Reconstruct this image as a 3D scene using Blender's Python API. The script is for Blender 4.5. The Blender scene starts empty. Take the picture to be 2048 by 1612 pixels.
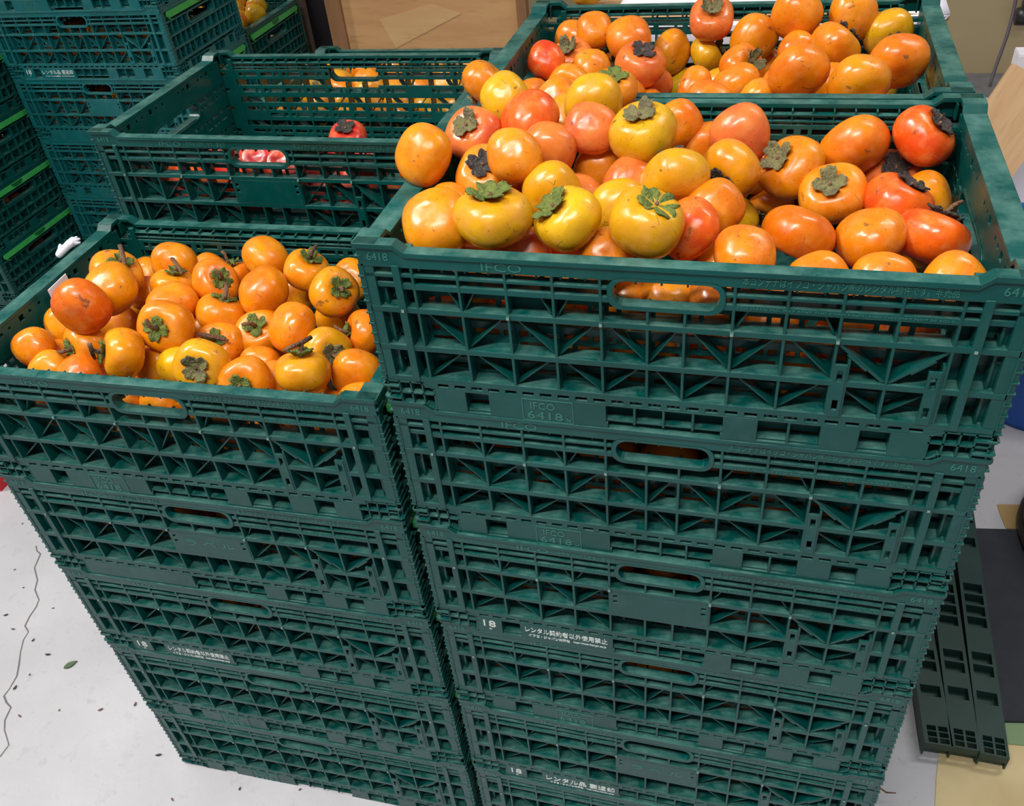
import bpy, math, random
from mathutils import Matrix, Vector, Quaternion
random.seed(11)
S = bpy.context.scene
COL = S.collection
H = 0.1943                      # pitch of one stacked crate
# ------------------------------------------------------------------ camera
CAM_P = Vector((.371961, -.674691, 1.565914)); FPX = 1755.60
RIGHT = Vector((.963507, .252635, -.088485)); DOWN = Vector((.093629, -.627747, -.772766)); FWD = Vector((-.250774, .736281, -.628493))
cd = bpy.data.cameras.new('camera'); cam = bpy.data.objects.new('camera', cd); COL.objects.link(cam)
cd.sensor_width = 36; cd.lens = 36*FPX/2048; cd.clip_start = 0.05
UP = -DOWN
M = Matrix((( RIGHT.x, UP.x, -FWD.x), (RIGHT.y, UP.y, -FWD.y), (RIGHT.z, UP.z, -FWD.z))).to_4x4()
M.translation = CAM_P
cam.matrix_world = M
S.camera = cam
# ------------------------------------------------------------------ world, sun, lights, exposure
W = bpy.data.worlds.new('world'); S.world = W; W.use_nodes = True
W.node_tree.nodes['Background'].inputs[0].default_value = (0.86, 0.93, 1.0, 1)
W.node_tree.nodes['Background'].inputs[1].default_value = 0.24
sd = bpy.data.lights.new('daylight', 'SUN'); sd.energy = 1.6; sd.angle = math.radians(4); sd.color = (1, .96, .9)
sun = bpy.data.objects.new('daylight', sd); COL.objects.link(sun)
SUN_TO = Vector((-.64, -.24, .72))
sun.rotation_euler = SUN_TO.to_track_quat('Z', 'Y').to_euler(); sun.location = SUN_TO*6
for i, (x, y, en) in enumerate(((.0, -1.05, 54), (-1.3, -.05, 24), (1.5, 1.0, 20))):  # last two are unseen fill lights added to brighten far stack and right floor
    ld = bpy.data.lights.new('unseen_overhead_light', 'AREA'); ld.shape = 'RECTANGLE'; ld.size = 1.25; ld.size_y = .12
    ld.energy = en; ld.color = (1, .97, .92)
    lo = bpy.data.objects.new('unseen_overhead_light', ld); COL.objects.link(lo); lo.location = (x, y, 2.95 if i == 0 else 2.75); lo.rotation_euler = (0, 0, .25)
S.view_settings.view_transform = 'Standard'; S.view_settings.look = 'None'
S.view_settings.gamma = 1; S.view_settings.use_curve_mapping = False
S.view_settings.exposure = 0.0

# ------------------------------------------------------------------ helpers
def pix(x, y, Z=None, Y=None, X=None):
    """where the sight line of a photograph point meets a plane of the room"""
    d = RIGHT*((x-1024)/FPX) + DOWN*((y-806)/FPX) + FWD
    t = (Z-CAM_P.z)/d.z if Z is not None else ((Y-CAM_P.y)/d.y if Y is not None else (X-CAM_P.x)/d.x)
    return CAM_P + d*t
def lin(r, g, b):
    f = lambda c: (c/255/12.92) if c <= 10 else ((c/255+.055)/1.055)**2.4
    return (f(r), f(g), f(b), 1)
class MB:
    def __init__(s): s.v = []; s.f = []
    def box(s, x0, x1, y0, y1, z0, z1):
        n = len(s.v)
        s.v += [(x0,y0,z0),(x1,y0,z0),(x1,y1,z0),(x0,y1,z0),(x0,y0,z1),(x1,y0,z1),(x1,y1,z1),(x0,y1,z1)]
        s.f += [tuple(n+i for i in q) for q in ((0,3,2,1),(4,5,6,7),(0,1,5,4),(1,2,6,5),(2,3,7,6),(3,0,4,7))]
    def prism(s, poly, d0, d1):
        """poly in (u, v) with v downward, extruded along depth d; a point is (u, d, -v)"""
        n = len(s.v); k = len(poly)
        a = sum(poly[i][0]*poly[(i+1)%k][1]-poly[(i+1)%k][0]*poly[i][1] for i in range(k))
        if a > 0: poly = poly[::-1]
        s.v += [(u, d0, -v) for u, v in poly] + [(u, d1, -v) for u, v in poly]
        s.f.append(tuple(range(n, n+k))); s.f.append(tuple(range(n+2*k-1, n+k-1, -1)))
        for i in range(k):
            j = (i+1) % k
            s.f.append((n+j, n+i, n+k+i, n+k+j))
    def strip(s, pts, w, d0, d1):
        for (a, b), (c, e) in zip(pts, pts[1:]):
            s.prism([(a, b), (c, e), (c, e+w), (a, b+w)], d0, d1)
    def ring(s, o, i, d0, d1):
        k = len(o); n = len(s.v)
        s.v += [(u, d0, -v) for u, v in o] + [(u, d0, -v) for u, v in i] + [(u, d1, -v) for u, v in o] + [(u, d1, -v) for u, v in i]
        for a in range(k):
            b = (a+1) % k
            s.f += [(n+a, n+b, n+k+b, n+k+a), (n+2*k+b, n+2*k+a, n+3*k+a, n+3*k+b),
                    (n+b, n+a, n+2*k+a, n+2*k+b), (n+k+a, n+k+b, n+3*k+b, n+3*k+a)]
    def r(s, u0, u1, v0, v1, d0, d1): s.box(u0, u1, d0, d1, -v1, -v0)
    def diag(s, a, b, w, d0, d1):
        dx, dy = b[0]-a[0], b[1]-a[1]; L = math.hypot(dx, dy); nx, ny = -dy/L*w/2, dx/L*w/2
        s.prism([(a[0]+nx, a[1]+ny), (b[0]+nx, b[1]+ny), (b[0]-nx, b[1]-ny), (a[0]-nx, a[1]-ny)], d0, d1)
    def slab(s, u0, u1, v0, v1, d0, d1, holes):
        """plate with rectangular openings, one cell lattice"""
        us = sorted({u0, u1} | {min(max(x, u0), u1) for h in holes for x in h[:2]})
        vs = sorted({v0, v1} | {min(max(x, v0), v1) for h in holes for x in h[2:]})
        nu, nv = len(us)-1, len(vs)-1
        sol = [[True]*nv for _ in range(nu)]
        for i in range(nu):
            for j in range(nv):
                cu, cv = (us[i]+us[i+1])/2, (vs[j]+vs[j+1])/2
                for h in holes:
                    if h[0] < cu < h[1] and h[2] < cv < h[3]: sol[i][j] = False; break
        # merge runs along u to keep it light
        base = len(s.v); idx = {}
        def P(i, j, k):
            key = (i, j, k)
            if key not in idx:
                idx[key] = len(s.v); s.v.append((us[i], (d0, d1)[k], -vs[j]))
            return idx[key]
        for j in range(nv):
            i = 0
            while i < nu:
                if not sol[i][j]: i += 1; continue
                e = i
                while e+1 < nu and sol[e+1][j]: e += 1
                s.f.append((P(i,j+1,0), P(e+1,j+1,0), P(e+1,j,0), P(i,j,0)))
                s.f.append((P(i,j,1), P(e+1,j,1), P(e+1,j+1,1), P(i,j+1,1)))
                s.f.append((P(i,j,0), P(i,j,1), P(i,j+1,1), P(i,j+1,0)))
                s.f.append((P(e+1,j,1), P(e+1,j,0), P(e+1,j+1,0), P(e+1,j+1,1)))
                for jj, flip in ((j, 0), (j+1, 1)):
                    nb = jj-1 if not flip else jj
                    q = i
                    while q <= e:
                        free = nb < 0 or nb >= nv or not sol[q][nb]
                        if not free: q += 1; continue
                        w = q
                        while w+1 <= e and (nb < 0 or nb >= nv or not sol[w+1][nb]): w += 1
                        f = (P(q,jj,0), P(w+1,jj,0), P(w+1,jj,1), P(q,jj,1))
                        s.f.append(f if not flip else f[::-1]); q = w+1
                i = e+1
    def mesh(s, name, mat, scale=1, off=(0, 0, 0), smooth=False):
        me = bpy.data.meshes.new(name)
        me.from_pydata([(x*scale+off[0], y*scale+off[1], z*scale+off[2]) for x, y, z in s.v], [], s.f)
        if mat: me.materials.append(mat)
        if smooth: me.polygons.foreach_set('use_smooth', [True]*len(me.polygons))
        me.update(); return me
def obj(name, me, parent=None, loc=(0, 0, 0), rot=(0, 0, 0), sc=None):
    o = bpy.data.objects.new(name, me); COL.objects.link(o)
    o.parent = parent; o.location = loc; o.rotation_euler = rot
    if sc is not None: o.scale = (sc, sc, sc) if not hasattr(sc, '__len__') else sc
    return o
def tag(o, label=None, cat=None, group=None, kind=None):
    if label: o['label'] = label
    if cat: o['category'] = cat
    if group: o['group'] = group
    if kind: o['kind'] = kind
    return o
def rrect(u0, u1, v0, v1, r, n=5):
    pts = []
    for cx, cy, a0 in ((u1-r, v0+r, -90), (u1-r, v1-r, 0), (u0+r, v1-r, 90), (u0+r, v0+r, 180)):
        for i in range(n+1):
            a = math.radians(a0+90*i/n); pts.append((cx+r*math.cos(a), cy+r*math.sin(a)))
    return pts

# ------------------------------------------------------------------ materials
def nodes(name):
    m = bpy.data.materials.new(name); m.use_nodes = True
    nt = m.node_tree; b = nt.nodes['Principled BSDF']
    return m, nt, b
def mixc(nt, fac, a, b):
    n = nt.nodes.new('ShaderNodeMix'); n.data_type = 'RGBA'
    for k, v in ((0, fac), (6, a), (7, b)):
        if hasattr(v, 'is_output'): nt.links.new(v, n.inputs[k])
        else: n.inputs[k].default_value = v
    return n.outputs[2]
def noise(nt, scale, detail=3, rough=.5, coord='Object', vec=None):
    t = nt.nodes.new('ShaderNodeTexNoise'); t.inputs['Scale'].default_value = scale
    t.inputs['Detail'].default_value = detail; t.inputs['Roughness'].default_value = rough
    if vec is None:
        c = nt.nodes.new('ShaderNodeTexCoord'); vec = c.outputs[coord]
    nt.links.new(vec, t.inputs['Vector']); return t.outputs['Fac']
def ramp(nt, src, *stops):
    r = nt.nodes.new('ShaderNodeValToRGB'); e = r.color_ramp.elements
    while len(e) < len(stops): e.new(.5)
    for k, (p, c) in enumerate(stops):
        e[k].position = p; e[k].color = (c, c, c, 1) if not hasattr(c, '__len__') else c
    nt.links.new(src, r.inputs[0]); return r.outputs[0]
def bump(nt, b, src, st, dist=.001):
    n = nt.nodes.new('ShaderNodeBump'); n.inputs['Strength'].default_value = st; n.inputs['Distance'].default_value = dist
    nt.links.new(src, n.inputs['Height']); nt.links.new(n.outputs[0], b.inputs['Normal'])
def plain(name, c, rough=.5, c2=None, sc=20, spec=.5, bmp=0, bsc=200, detail=4):
    m, nt, b = nodes(name)
    b.inputs['Roughness'].default_value = rough; b.inputs['Specular IOR Level'].default_value = spec
    if c2: nt.links.new(mixc(nt, ramp(nt, noise(nt, sc, detail), (.35, 0), (.65, 1)), c, c2), b.inputs['Base Color'])
    else: b.inputs['Base Color'].default_value = c
    if bmp: bump(nt, b, noise(nt, bsc), bmp)
    return m
def m_plastic(name, c, c2, dust):
    m, nt, b = nodes(name)
    tc = nt.nodes.new('ShaderNodeTexCoord')
    base = mixc(nt, ramp(nt, noise(nt, 9, 3), (.35, 0), (.7, 1)), c, c2)
    f = ramp(nt, noise(nt, 26, 6, .65), (.50, 0), (.80, .5))
    col = mixc(nt, f, base, dust)
    ge = nt.nodes.new('ShaderNodeNewGeometry'); sp = nt.nodes.new('ShaderNodeSeparateXYZ'); nt.links.new(ge.outputs['True Normal'], sp.inputs[0])
    mu = nt.nodes.new('ShaderNodeMath'); mu.operation = 'MULTIPLY'                       # fine dust on the ledges, strengthened to paint in light on upward faces
    nt.links.new(ramp(nt, sp.outputs['Z'], (.8, 0), (.95, 1)), mu.inputs[0]); nt.links.new(ramp(nt, noise(nt, 32, 5, .6), (.38, 0), (.68, .55)), mu.inputs[1])
    nt.links.new(mixc(nt, mu.outputs[0], col, lin(98, 140, 130)), b.inputs['Base Color'])
    r = ramp(nt, noise(nt, 40, 4), (.3, .22), (.75, .40)); nt.links.new(r, b.inputs['Roughness'])
    b.inputs['Specular IOR Level'].default_value = .36
    bv = nt.nodes.new('ShaderNodeBevel'); bv.samples = 3; bv.inputs['Radius'].default_value = .0013
    n = nt.nodes.new('ShaderNodeBump'); n.inputs['Strength'].default_value = .12; n.inputs['Distance'].default_value = .002
    nt.links.new(noise(nt, 60, 3), n.inputs['Height']); nt.links.new(bv.outputs[0], n.inputs['Normal']); nt.links.new(n.outputs[0], b.inputs['Normal'])
    return m
GREEN = m_plastic('crate_plastic', lin(1, 66, 62), lin(3, 78, 74), lin(46, 88, 84))
LIT_GREEN = m_plastic('lit_crate_plastic', lin(14, 92, 94), lin(20, 104, 106), lin(70, 120, 120))  # crate plastic lightened to stand for the stronger light on the far stack
LETTER = plain('raised_plastic', lin(44, 108, 98), .35)
PRINT = plain('white_print', lin(215, 222, 218), .5)
PRINT_W = plain('worn_print', lin(120, 150, 142), .5)
BAR = m_plastic('latch_plastic', lin(52, 160, 74), lin(60, 170, 84), lin(110, 180, 120))
TAB = plain('latch_tab', lin(20, 92, 46), .4)

# ------------------------------------------------------------------ floor and walls (the setting)
def m_concrete():
    m, nt, b = nodes('concrete')
    c = mixc(nt, ramp(nt, noise(nt, 3, 6, .6), (.3, 0), (.7, 1)), lin(186, 185, 190), lin(206, 204, 210))
    c = mixc(nt, ramp(nt, noise(nt, 24, 6, .7), (.55, 0), (.75, .55)), c, lin(166, 162, 164))
    c = mixc(nt, ramp(nt, noise(nt, 160, 3, .6), (.66, 0), (.74, .4)), c, lin(140, 136, 134))
    nt.links.new(c, b.inputs['Base Color']); b.inputs['Roughness'].default_value = .62
    bump(nt, b, noise(nt, 30, 6, .7), .25, .004); return m
mb = MB(); mb.box(-4.2, 3.2, -1.6, 3.85, -.05, 0)
floor = tag(obj('floor', mb.mesh('floor', m_concrete())), kind='structure')
WALLM = plain('painted_wall', lin(178, 160, 124), .6, lin(170, 152, 116), 3)
mb = MB(); mb.box(-4.2, 3.2, 3.79, 3.9, 0, 2.6); wall = tag(obj('wall_back', mb.mesh('wall_back', WALLM)), kind='structure')
mb = MB(); mb.box(-4.2, 3.2, 3.52, 3.788, .0, .012); tag(obj('trim_1', mb.mesh('trim_1', plain('wall_kerb', lin(112, 110, 112), .7, lin(98, 96, 99), 12))), kind='structure')
# hairline crack in the concrete
CR = [(72,1092),(74,1102),(81,1108),(69,1136),(75,1160),(70,1180),(78,1200),(72,1215),(60,1232),(50,1252),(57,1264),(47,1280),(41,1305),(38,1330),(34,1352),(19,1378),(8,1392),(13,1405),(22,1415),(10,1440),(9,1460),(18,1490),(0,1514)]
mb = MB()
pts = [pix(x, y, Z=0) for x, y in CR]; up3 = []
for k, q in enumerate(pts):
    a = pts[max(k-1, 0)]; c = pts[min(k+1, len(pts)-1)]; t = (c-a).normalized(); n = Vector((-t.y, t.x, 0))*(.0011+.0009*random.random())
    up3.append((q-n, q+n))
for (a, b2), (c, d) in zip(up3, up3[1:]):
    n = len(mb.v)
    mb.v += [(w.x, w.y, z) for w in (a, b2, d, c) for z in (-.002, .0006)]
    mb.f += [(n+1, n+7, n+5, n+3), (n, n+1, n+3, n+2), (n+4, n+5, n+7, n+6), (n, n+6, n+7, n+1), (n+2, n+3, n+5, n+4)]
obj('crack', mb.mesh('crack', plain('crack_grey', lin(120, 114, 112), .9)), floor)  # thin ribbon in one even grey along the crack

# ------------------------------------------------------------------ the folding crate
U = [55, 101, 148, 193.5, 238.5, 282, 316, 358.5, 404, 449.5, 496, 543]
def fins(mb, u0, u1, d0=0, d1=18):
    for v in (9, 31, 44, 52, 60, 74, 87, 99, 111, 124, 136, 148, 157): mb.r(u0, u1, v, v+1.8, d0, d1)
def long_wall(panel, seed):
    rnd = random.Random(seed); mb = MB()
    T = [(0,-5),(41,-5),(51,3),(549,3),(559,-5),(600,-5)]
    mb.strip(T, 5, -1.5, 13)
    band = [(2,-2),(41,-2),(51,6),(549,6),(559,-2),(598,-2),(598,20),(2,20)]
    mb.prism(band, .4, 4)
    for u in (14, 26): mb.r(u-1, u+1, 0, 18, 4, 20); mb.r(600-u-1, 600-u+1, 0, 18, 4, 20)
    for a, b in ((43, 250), (346, 557)):
        mb.r(a, b, 28, 31, 1, 12); mb.r(a, b, 38.5, 44.5, 1, 4); mb.r(a, b, 39, 42, 4, 20)
    for a, b in ((5, 36), (564, 595)):
        mb.r(a, b, 28, 31.5, 1, 12); mb.r(a, b, 39, 44, 3, 20)
    for v0, v1 in ((66, 72), (112.5, 118.5), (153, 159)):
        mb.r(5, 595, v0, v1, .4, 4); mb.r(5, 595, v0+1.5, v0+4.5, 4, 20)
    for i, u in enumerate(U):
        w = 1.3
        mb.r(u-w, u+w, 50 if 238 < u < 359 and i not in (4, 7) else 20, 158, .8, 21)
    for u in (39.7, 560.3): mb.r(u-3.8, u+3.8, 18, 158, -1, 20)
    for u in (5, 595): mb.r(u-1, u+1, 18, 160, .4, 22)
    for u in (39.7, 148, 238.5, 358.5, 449.5, 560.3): mb.r(u-2, u+2, 67, 71, -1.6, .6)   # gate marks
    fins(mb, -1.5, 5); fins(mb, 595, 601.5)
    mb.ring(rrect(245, 351, 17, 51, 14), rrect(250, 346, 20, 46, 12), .2, 13)
    # inner skin with its slots
    E = [5] + [36, 44] + U + [556, 564, 595]
    holes = [(250, 346, 20, 60)]
    for i, (a, b) in enumerate(zip(E, E[1:])):
        if b-a < 10: continue
        mid = (a+b)/2; L = b-a; blank = panel and 238 < mid < 358
        for v0, v1 in ((43.5, 55), (78, 88.5), (125, 135.5)):
            if blank and v0 == 78: continue
            if i == 0 or b == 595: continue
            holes.append((a+1.2, b-1.2, v0, v1))
        for v0, v1 in ((30, 37), (61, 68.5), (97, 104), (110, 117), (143, 149.5), (155, 161)):
            if blank and 88 < v0 < 120: continue
            if rnd.random() < .07: continue
            if L < 35: holes.append((a+5, b-5, v0, v1))
            elif (i+v0) % 2: holes += [(a+4, a+L*.64, v0, v1), (a+L*.74, b-4, v0, v1)]
            else: holes += [(a+4, a+L*.27, v0, v1), (a+L*.37, b-4, v0, v1)]
    mb.slab(5, 595, 25, 186, 19.5, 22.5, holes)
    mb.r(43, 557, 12.5, 14.5, 13, 22); mb.r(43, 557, 20, 22, 13, 22)
    u = 62
    while u < 545: mb.r(u-.9, u+.9, 8, 25, 4, 21.5); u += 23.2
    for u in (48, 552): mb.r(u-4, u+4, 6, 186, 18, 23.2)
    # zigzag stiffeners
    for i in range(len(U)-1):
        a, b = U[i], U[i+1]
        if 449 < (a+b)/2 < 543: continue
        e = i % 2 == 0
        if panel and 238 < (a+b)/2 < 358: continue
        mb.diag((a+6, 73) if e else (b-6, 73), (b-2, 112) if e else (a+2, 112), 1.7, 6, 20)
        mb.diag((b-6, 119) if e else (a+6, 119), (a+2, 153) if e else (b-2, 153), 1.7, 6, 20)
        if not 238 < (a+b)/2 < 358: mb.diag((b-14, 45) if e else (a+14, 45), (b-3, 66) if e else (a+3, 66), 1.6, 6, 20)
    for s, n in ((452, 494), (541, 498)):
        m = (s+n)/2
        mb.diag((s, 73), (n, 111.5), 3.2, 2, 20); mb.diag((s+(n-s)*.2, 83), (s+(n-s)*.62, 99), 3, 1.4, 9)
        mb.diag((s, 119) if s < 496 else (s, 119), (n, 152), 1.7, 8, 20)
    # the two latch plates
    for u in (456, 534):
        mb.slab(u-5.5, u+5.5, 94, 154, -.6, 2.4, [(u-2.5, u+2.5, 100, 113), (u-2.5, u+2.5, 134, 146)])
        mb.r(u+5, u+7.5, 88, 156, .5, 20)
    if panel:
        mb.slab(239.5, 357.5, 72, 112.5, .2, 3.2, [(243, 248, 78, 83), (243, 248, 88, 93), (349, 354, 78, 83), (349, 354, 88, 93)])
    # perforated hinge strip
    hs = []; u = 62
    while u < 538: hs.append((u, u+12, 160, 164.5)); u += 18.5
    mb.slab(46, 554, 158.5, 166.5, .6, 3.6, hs)
    return mb.mesh('long_wall', GREEN, .001, (-.3, -.1975, H))
def end_wall(seed):
    rnd = random.Random(seed); mb = MB()
    T = [(0,-5),(30,-5),(38,3),(357,3),(365,-5),(395,-5)]
    mb.strip(T, 5, -1.5, 23.2)
    mb.prism([(5,-2),(30,-2),(38,6),(357,6),(365,-2),(390,-2),(390,19),(5,19)], .4, 3.4)
    hs = []
    for u in (66, 132, 256, 322): hs.append((u, u+9, 12, 21))
    for u in (48, 86, 100, 150, 168, 220, 240, 284, 300, 344): hs.append((u, u+4.5, 14, 19))
    mb.slab(24, 371, 8, 48, 20, 23, hs)
    mb.ring(rrect(121, 274, 45, 81, 15), rrect(126, 269, 49, 77, 13), 1, 24)
    for v0, v1, a, b in ((45, 49, 8, 122), (45, 49, 273, 387), (82, 87, 8, 387), (118, 123, 8, 387), (153, 159, 8, 387)):
        mb.r(a, b, v0, v1, 1, 4); mb.r(a, b, v0+1, v0+3.5, 4, 20)
    VU = [12, 40, 68, 96, 124, 160, 197.5, 235, 271, 299, 327, 355, 383]
    for u in VU:
        mb.r(u-1.3, u+1.3, 47 if not 125 < u < 270 else 80, 158, 1.2, 20)
    for u in (6, 389): mb.r(u-5, u+5, 19, 158, 0, 16)
    holes = [(126, 269, 49, 77)]
    for a, b in zip(VU, VU[1:]):
        for v0, v1 in ((52, 58), (64, 70), (92, 98), (105, 111), (128, 134), (141, 147)):
            if v0 < 80 and 120 < a < 271: continue
            if rnd.random() < .1: continue
            L = b-a
            if rnd.random() < .5: holes.append((a+4, b-4, v0, v1))
            else: holes += [(a+4, a+L*.42, v0, v1), (a+L*.58, b-4, v0, v1)]
    mb.slab(8, 387, 48, 186, 19.5, 22.5, holes)
    for i, (a, b) in enumerate(zip(VU, VU[1:])):
        mb.diag((a+3, 122) if i % 2 else (b-3, 122), (b-3, 153) if i % 2 else (a+3, 153), 1.6, 8, 20)
    return mb.mesh('end_wall', GREEN, .001, (-.1975, -.3, H))
def latch_bar():
    mb = MB()
    mb.prism([(26, 24), (32, 20), (363, 20), (369, 24), (369, 33), (363, 37), (32, 37), (26, 33)], -4.5, 2)
    mb.diag((30, 37), (44, 47), 2.2, -4, 1); mb.diag((365, 37), (351, 47), 2.2, -4, 1)
    return mb.mesh('latch_bar', BAR, .001, (-.1975, -.3, H))
def latch_tab():
    mb = MB(); P = [(172, 20)] + [(197.5-25*math.cos(math.pi*k/10), 21+13*math.sin(math.pi*k/10)) for k in range(11)] + [(223, 20)]
    mb.prism(P, -5.6, -4.2); return mb.mesh('release_tab', TAB, .001, (-.1975, -.3, H))
def base_mesh(solid_label):
    mb = MB()
    def skirt(L, notches, fl):
        m = MB()
        hs = []
        for (a, b, v1) in notches: hs.append((a, b, 168, v1))
        if L == 600: hs.append((243, 355, 190, 200)); 
        m.slab(57, L-57, 166.5, 198, .4, 3.2, hs)
        for (a, b, v1) in notches:
            m.r(a, b, v1-2, v1, 3.2, 17); m.r(a-1.5, a, 167, v1, 3.2, 17); m.r(b, b+1.5, 167, v1, 3.2, 17)
            n = max(1, round((b-a)/29))
            for k in range(1, n): m.r(a+(b-a)*k/n-1.2, a+(b-a)*k/n+1.2, 167, v1, .6, 17)
            hb = []; k = a+4
            while k < b-4: hb.append((k, k+3, 172, 177)); k += 6
            m.slab(a, b, 166.5, 190, 16.5, 18, hb)
        for s in (0, 1):
            g = lambda x: L-x if s else x
            R2 = lambda u0, u1, v0, v1, d0, d1: m.r(min(g(u0), g(u1)), max(g(u0), g(u1)), v0, v1, d0, d1)
            for u in (5, 18, 31, 44): R2(u-.9, u+.9, 160, 191, .2, 18)
            R2(4, 45, 160, 162, .2, 18); R2(4, 57, 174.5, 176.5, .2, 18); R2(2, 47, 189, 191.5, .2, 18)
            m.prism([(g(44), 160), (g(57), 166.5), (g(57), 168.5), (g(44), 162)], .2, 18)
            m.prism([(g(46), 189), (g(57), 195.5), (g(57), 198), (g(46), 191.5)], .2, 18)
            R2(55.5, 57.5, 166.5, 198, .2, 18)
            R2(5, 57, 160, 189, 17, 18.5)
            for v in (166, 182): R2(-2, 5, v, v+2, .2, 18)
        for x, y, z in fl(m.v): pass
        return m
    def add(m, rot, off):
        n = len(mb.v); c, s = math.cos(rot), math.sin(rot)
        for x, y, z in m.v:
            x += off[0]; y += off[1]
            mb.v.append((x*c-y*s, x*s+y*c, z))
        mb.f += [tuple(n+i for i in f) for f in m.f]
    ident = lambda v: v
    NL = [(241, 357, 190), (390, 448, 194), (483, 510, 194)]
    if solid_label != 2: NL = [(91.5, 117, 195)] + NL
    Ls = skirt(600, NL, ident); Es = skirt(395, [(75, 180, 194), (215, 270, 194), (300, 325, 194)], ident)
    add(Ls, 0, (-300, -197.5)); add(Ls, math.pi, (-300, -197.5))
    add(Es, math.pi/2, (-197.5, -300)); add(Es, -math.pi/2, (-197.5, -300))
    mb.box(-282, 282, -179, 179, -182, -177)
    return mb.mesh('base', GREEN, .001, (0, 0, H))
ME_L = {False: long_wall(False, 3), True: long_wall(True, 4)}
ME_E = end_wall(5); ME_B = latch_bar(); ME_T = latch_tab(); ME_S = {1: base_mesh(1), 2: base_mesh(2)}
_txt = {}
def text_mesh(s, w, h, mat):
    """flat raised lettering, w by h metres, lower left corner at the origin, in the XZ plane"""
    key = (s, w, h, mat.name)
    if key in _txt: return _txt[key]
    c = bpy.data.curves.new('lettering', 'FONT'); c.body = s; c.extrude = .02; c.resolution_u = 2
    o = bpy.data.objects.new('lettering', c); COL.objects.link(o)
    dg = bpy.context.evaluated_depsgraph_get(); dg.update()
    me = bpy.data.meshes.new_from_object(o.evaluated_get(dg))
    bpy.data.objects.remove(o); bpy.data.curves.remove(c)
    xs = [v.co.x for v in me.vertices]; ys = [v.co.y for v in me.vertices]
    x0, y0, sx, sy = min(xs), min(ys), w/(max(xs)-min(xs)), h/(max(ys)-min(ys))
    for v in me.vertices: v.co = ((v.co.x-x0)*sx, -v.co.z*.02, (v.co.y-y0)*sy)
    me.name = 'lettering'; me.materials.clear(); me.materials.append(mat)
    _txt[key] = me; return me
def words(parent, s, u0, u1, v0, v1, mat=None, d=.2):
    mat = mat or LETTER
    obj('raised_lettering' if mat == LETTER else 'printed_lettering', text_mesh(s, (u1-u0)/1000, (v1-v0)/1000, mat), parent,
        (u0/1000-.3, -.1975+d/1000, H-v1/1000))
mbf = MB(); mbf.ring([(153,168),(207,168),(207,197),(153,197)], [(153.8,168.8),(206.2,168.8),(206.2,196.2),(153.8,196.2)], -.3, .5)
ME_F = mbf.mesh('label_frame', LETTER, .001, (-.3, -.1975, H))
mbg = MB()
for u in (39.7, 148, 238.5, 358.5, 449.5, 560.3): mbg.r(u-1.4, u+1.4, 67.6, 70.4, -2.2, -1.4)
ME_G = mbg.mesh('gate_mark', PRINT_W, .001, (-.3, -.1975, H))
JP_R = '本コンテナはイフコ・ジャパン㈱のレンタル物件です。非売品'
JP_L = '使用後は回収します。要返却'
EN = 'IFCO JAPAN INC. MAY RENT THIS CONTAINER, AND THIS MAY NOT BE SOLD.'
def crate(label, loc, yaw=0, panel=False, skirt='label', left=False, letters=True, group=None, suffix=None, rim=True):
    r = tag(obj('folding_crate', None, None, loc, (0, 0, yaw)), label, 'crate', group)
    r.empty_display_size = .1
    b = obj('base', ME_S[2 if skirt in ('plain',) else 1], r)
    f = obj('long_wall', ME_L[bool(panel)], r); obj('long_wall', ME_L[False], r, rot=(0, 0, math.pi))
    for a in (math.pi/2, -math.pi/2):
        e = obj('end_wall', ME_E, r, rot=(0, 0, a)); lb = obj('latch_bar', ME_B, e); tag(lb, 'light green latch bar')
        obj('release_tab', ME_T, e)
    if letters:
        obj('gate_mark', ME_G, f)
        if rim:
            words(f, '6418', 12, 34, 4.5, 13); words(f, '6418', 568, 590, 4.5, 13)
            words(f, 'IFCO', 127, 166, 9, 18)
            words(f, JP_R, 364, 536, 8, 17.5)
            if left: words(f, JP_L, 176, 246, 9, 17.5); words(f, EN, 60, 235, 40, 42.6, d=.8)
            words(f, EN, 360, 540, 40, 42.6, d=.8)
        if panel and panel != 'blank': words(f, 'ラ ベ ル', 262, 336, 84, 95)
        if skirt == 'label':
            obj('label_frame', ME_F, b); words(b, 'IFCO', 162, 188, 172, 181, d=.1); words(b, '6418', 158, 196, 184, 194, d=.1)
            if suffix: words(b, suffix, 200, 204, 190, 195, d=.1)
        elif skirt == 'rent':
            words(b, '18', 66, 83, 171, 184, PRINT); words(b, '年', 73, 77, 187, 190, PRINT)
            words(b, 'レンタル契約者以外使用禁止', 124, 234, 171, 182, PRINT)
            words(b, 'イフコ・ジャパン㈱所有', 128, 184, 185.5, 191.5, PRINT); words(b, 'http://www.ifco-jpn.co.jp', 189, 232, 186, 191, PRINT)
        elif skirt in ('return', 'worn'):
            q = PRINT if skirt == 'return' else PRINT_W
            words(b, '18', 66, 83, 171, 184, q); words(b, '年', 73, 77, 187, 190, q)
            words(b, 'レンタル品 要返却', 124, 234, 171, 184, q)
            words(b, 'イフコ・ジャパン㈱所有', 130, 184, 187, 192, q); words(b, 'http://www.ifco-jpn.co.jp', 189, 233, 187.5, 191.5, q)
    return r
def at_corner(x, y, z, yaw=0):
    c, s = math.cos(yaw), math.sin(yaw)
    return (x + .3*c-.1975*s, y + .3*s+.1975*c, z)

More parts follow.
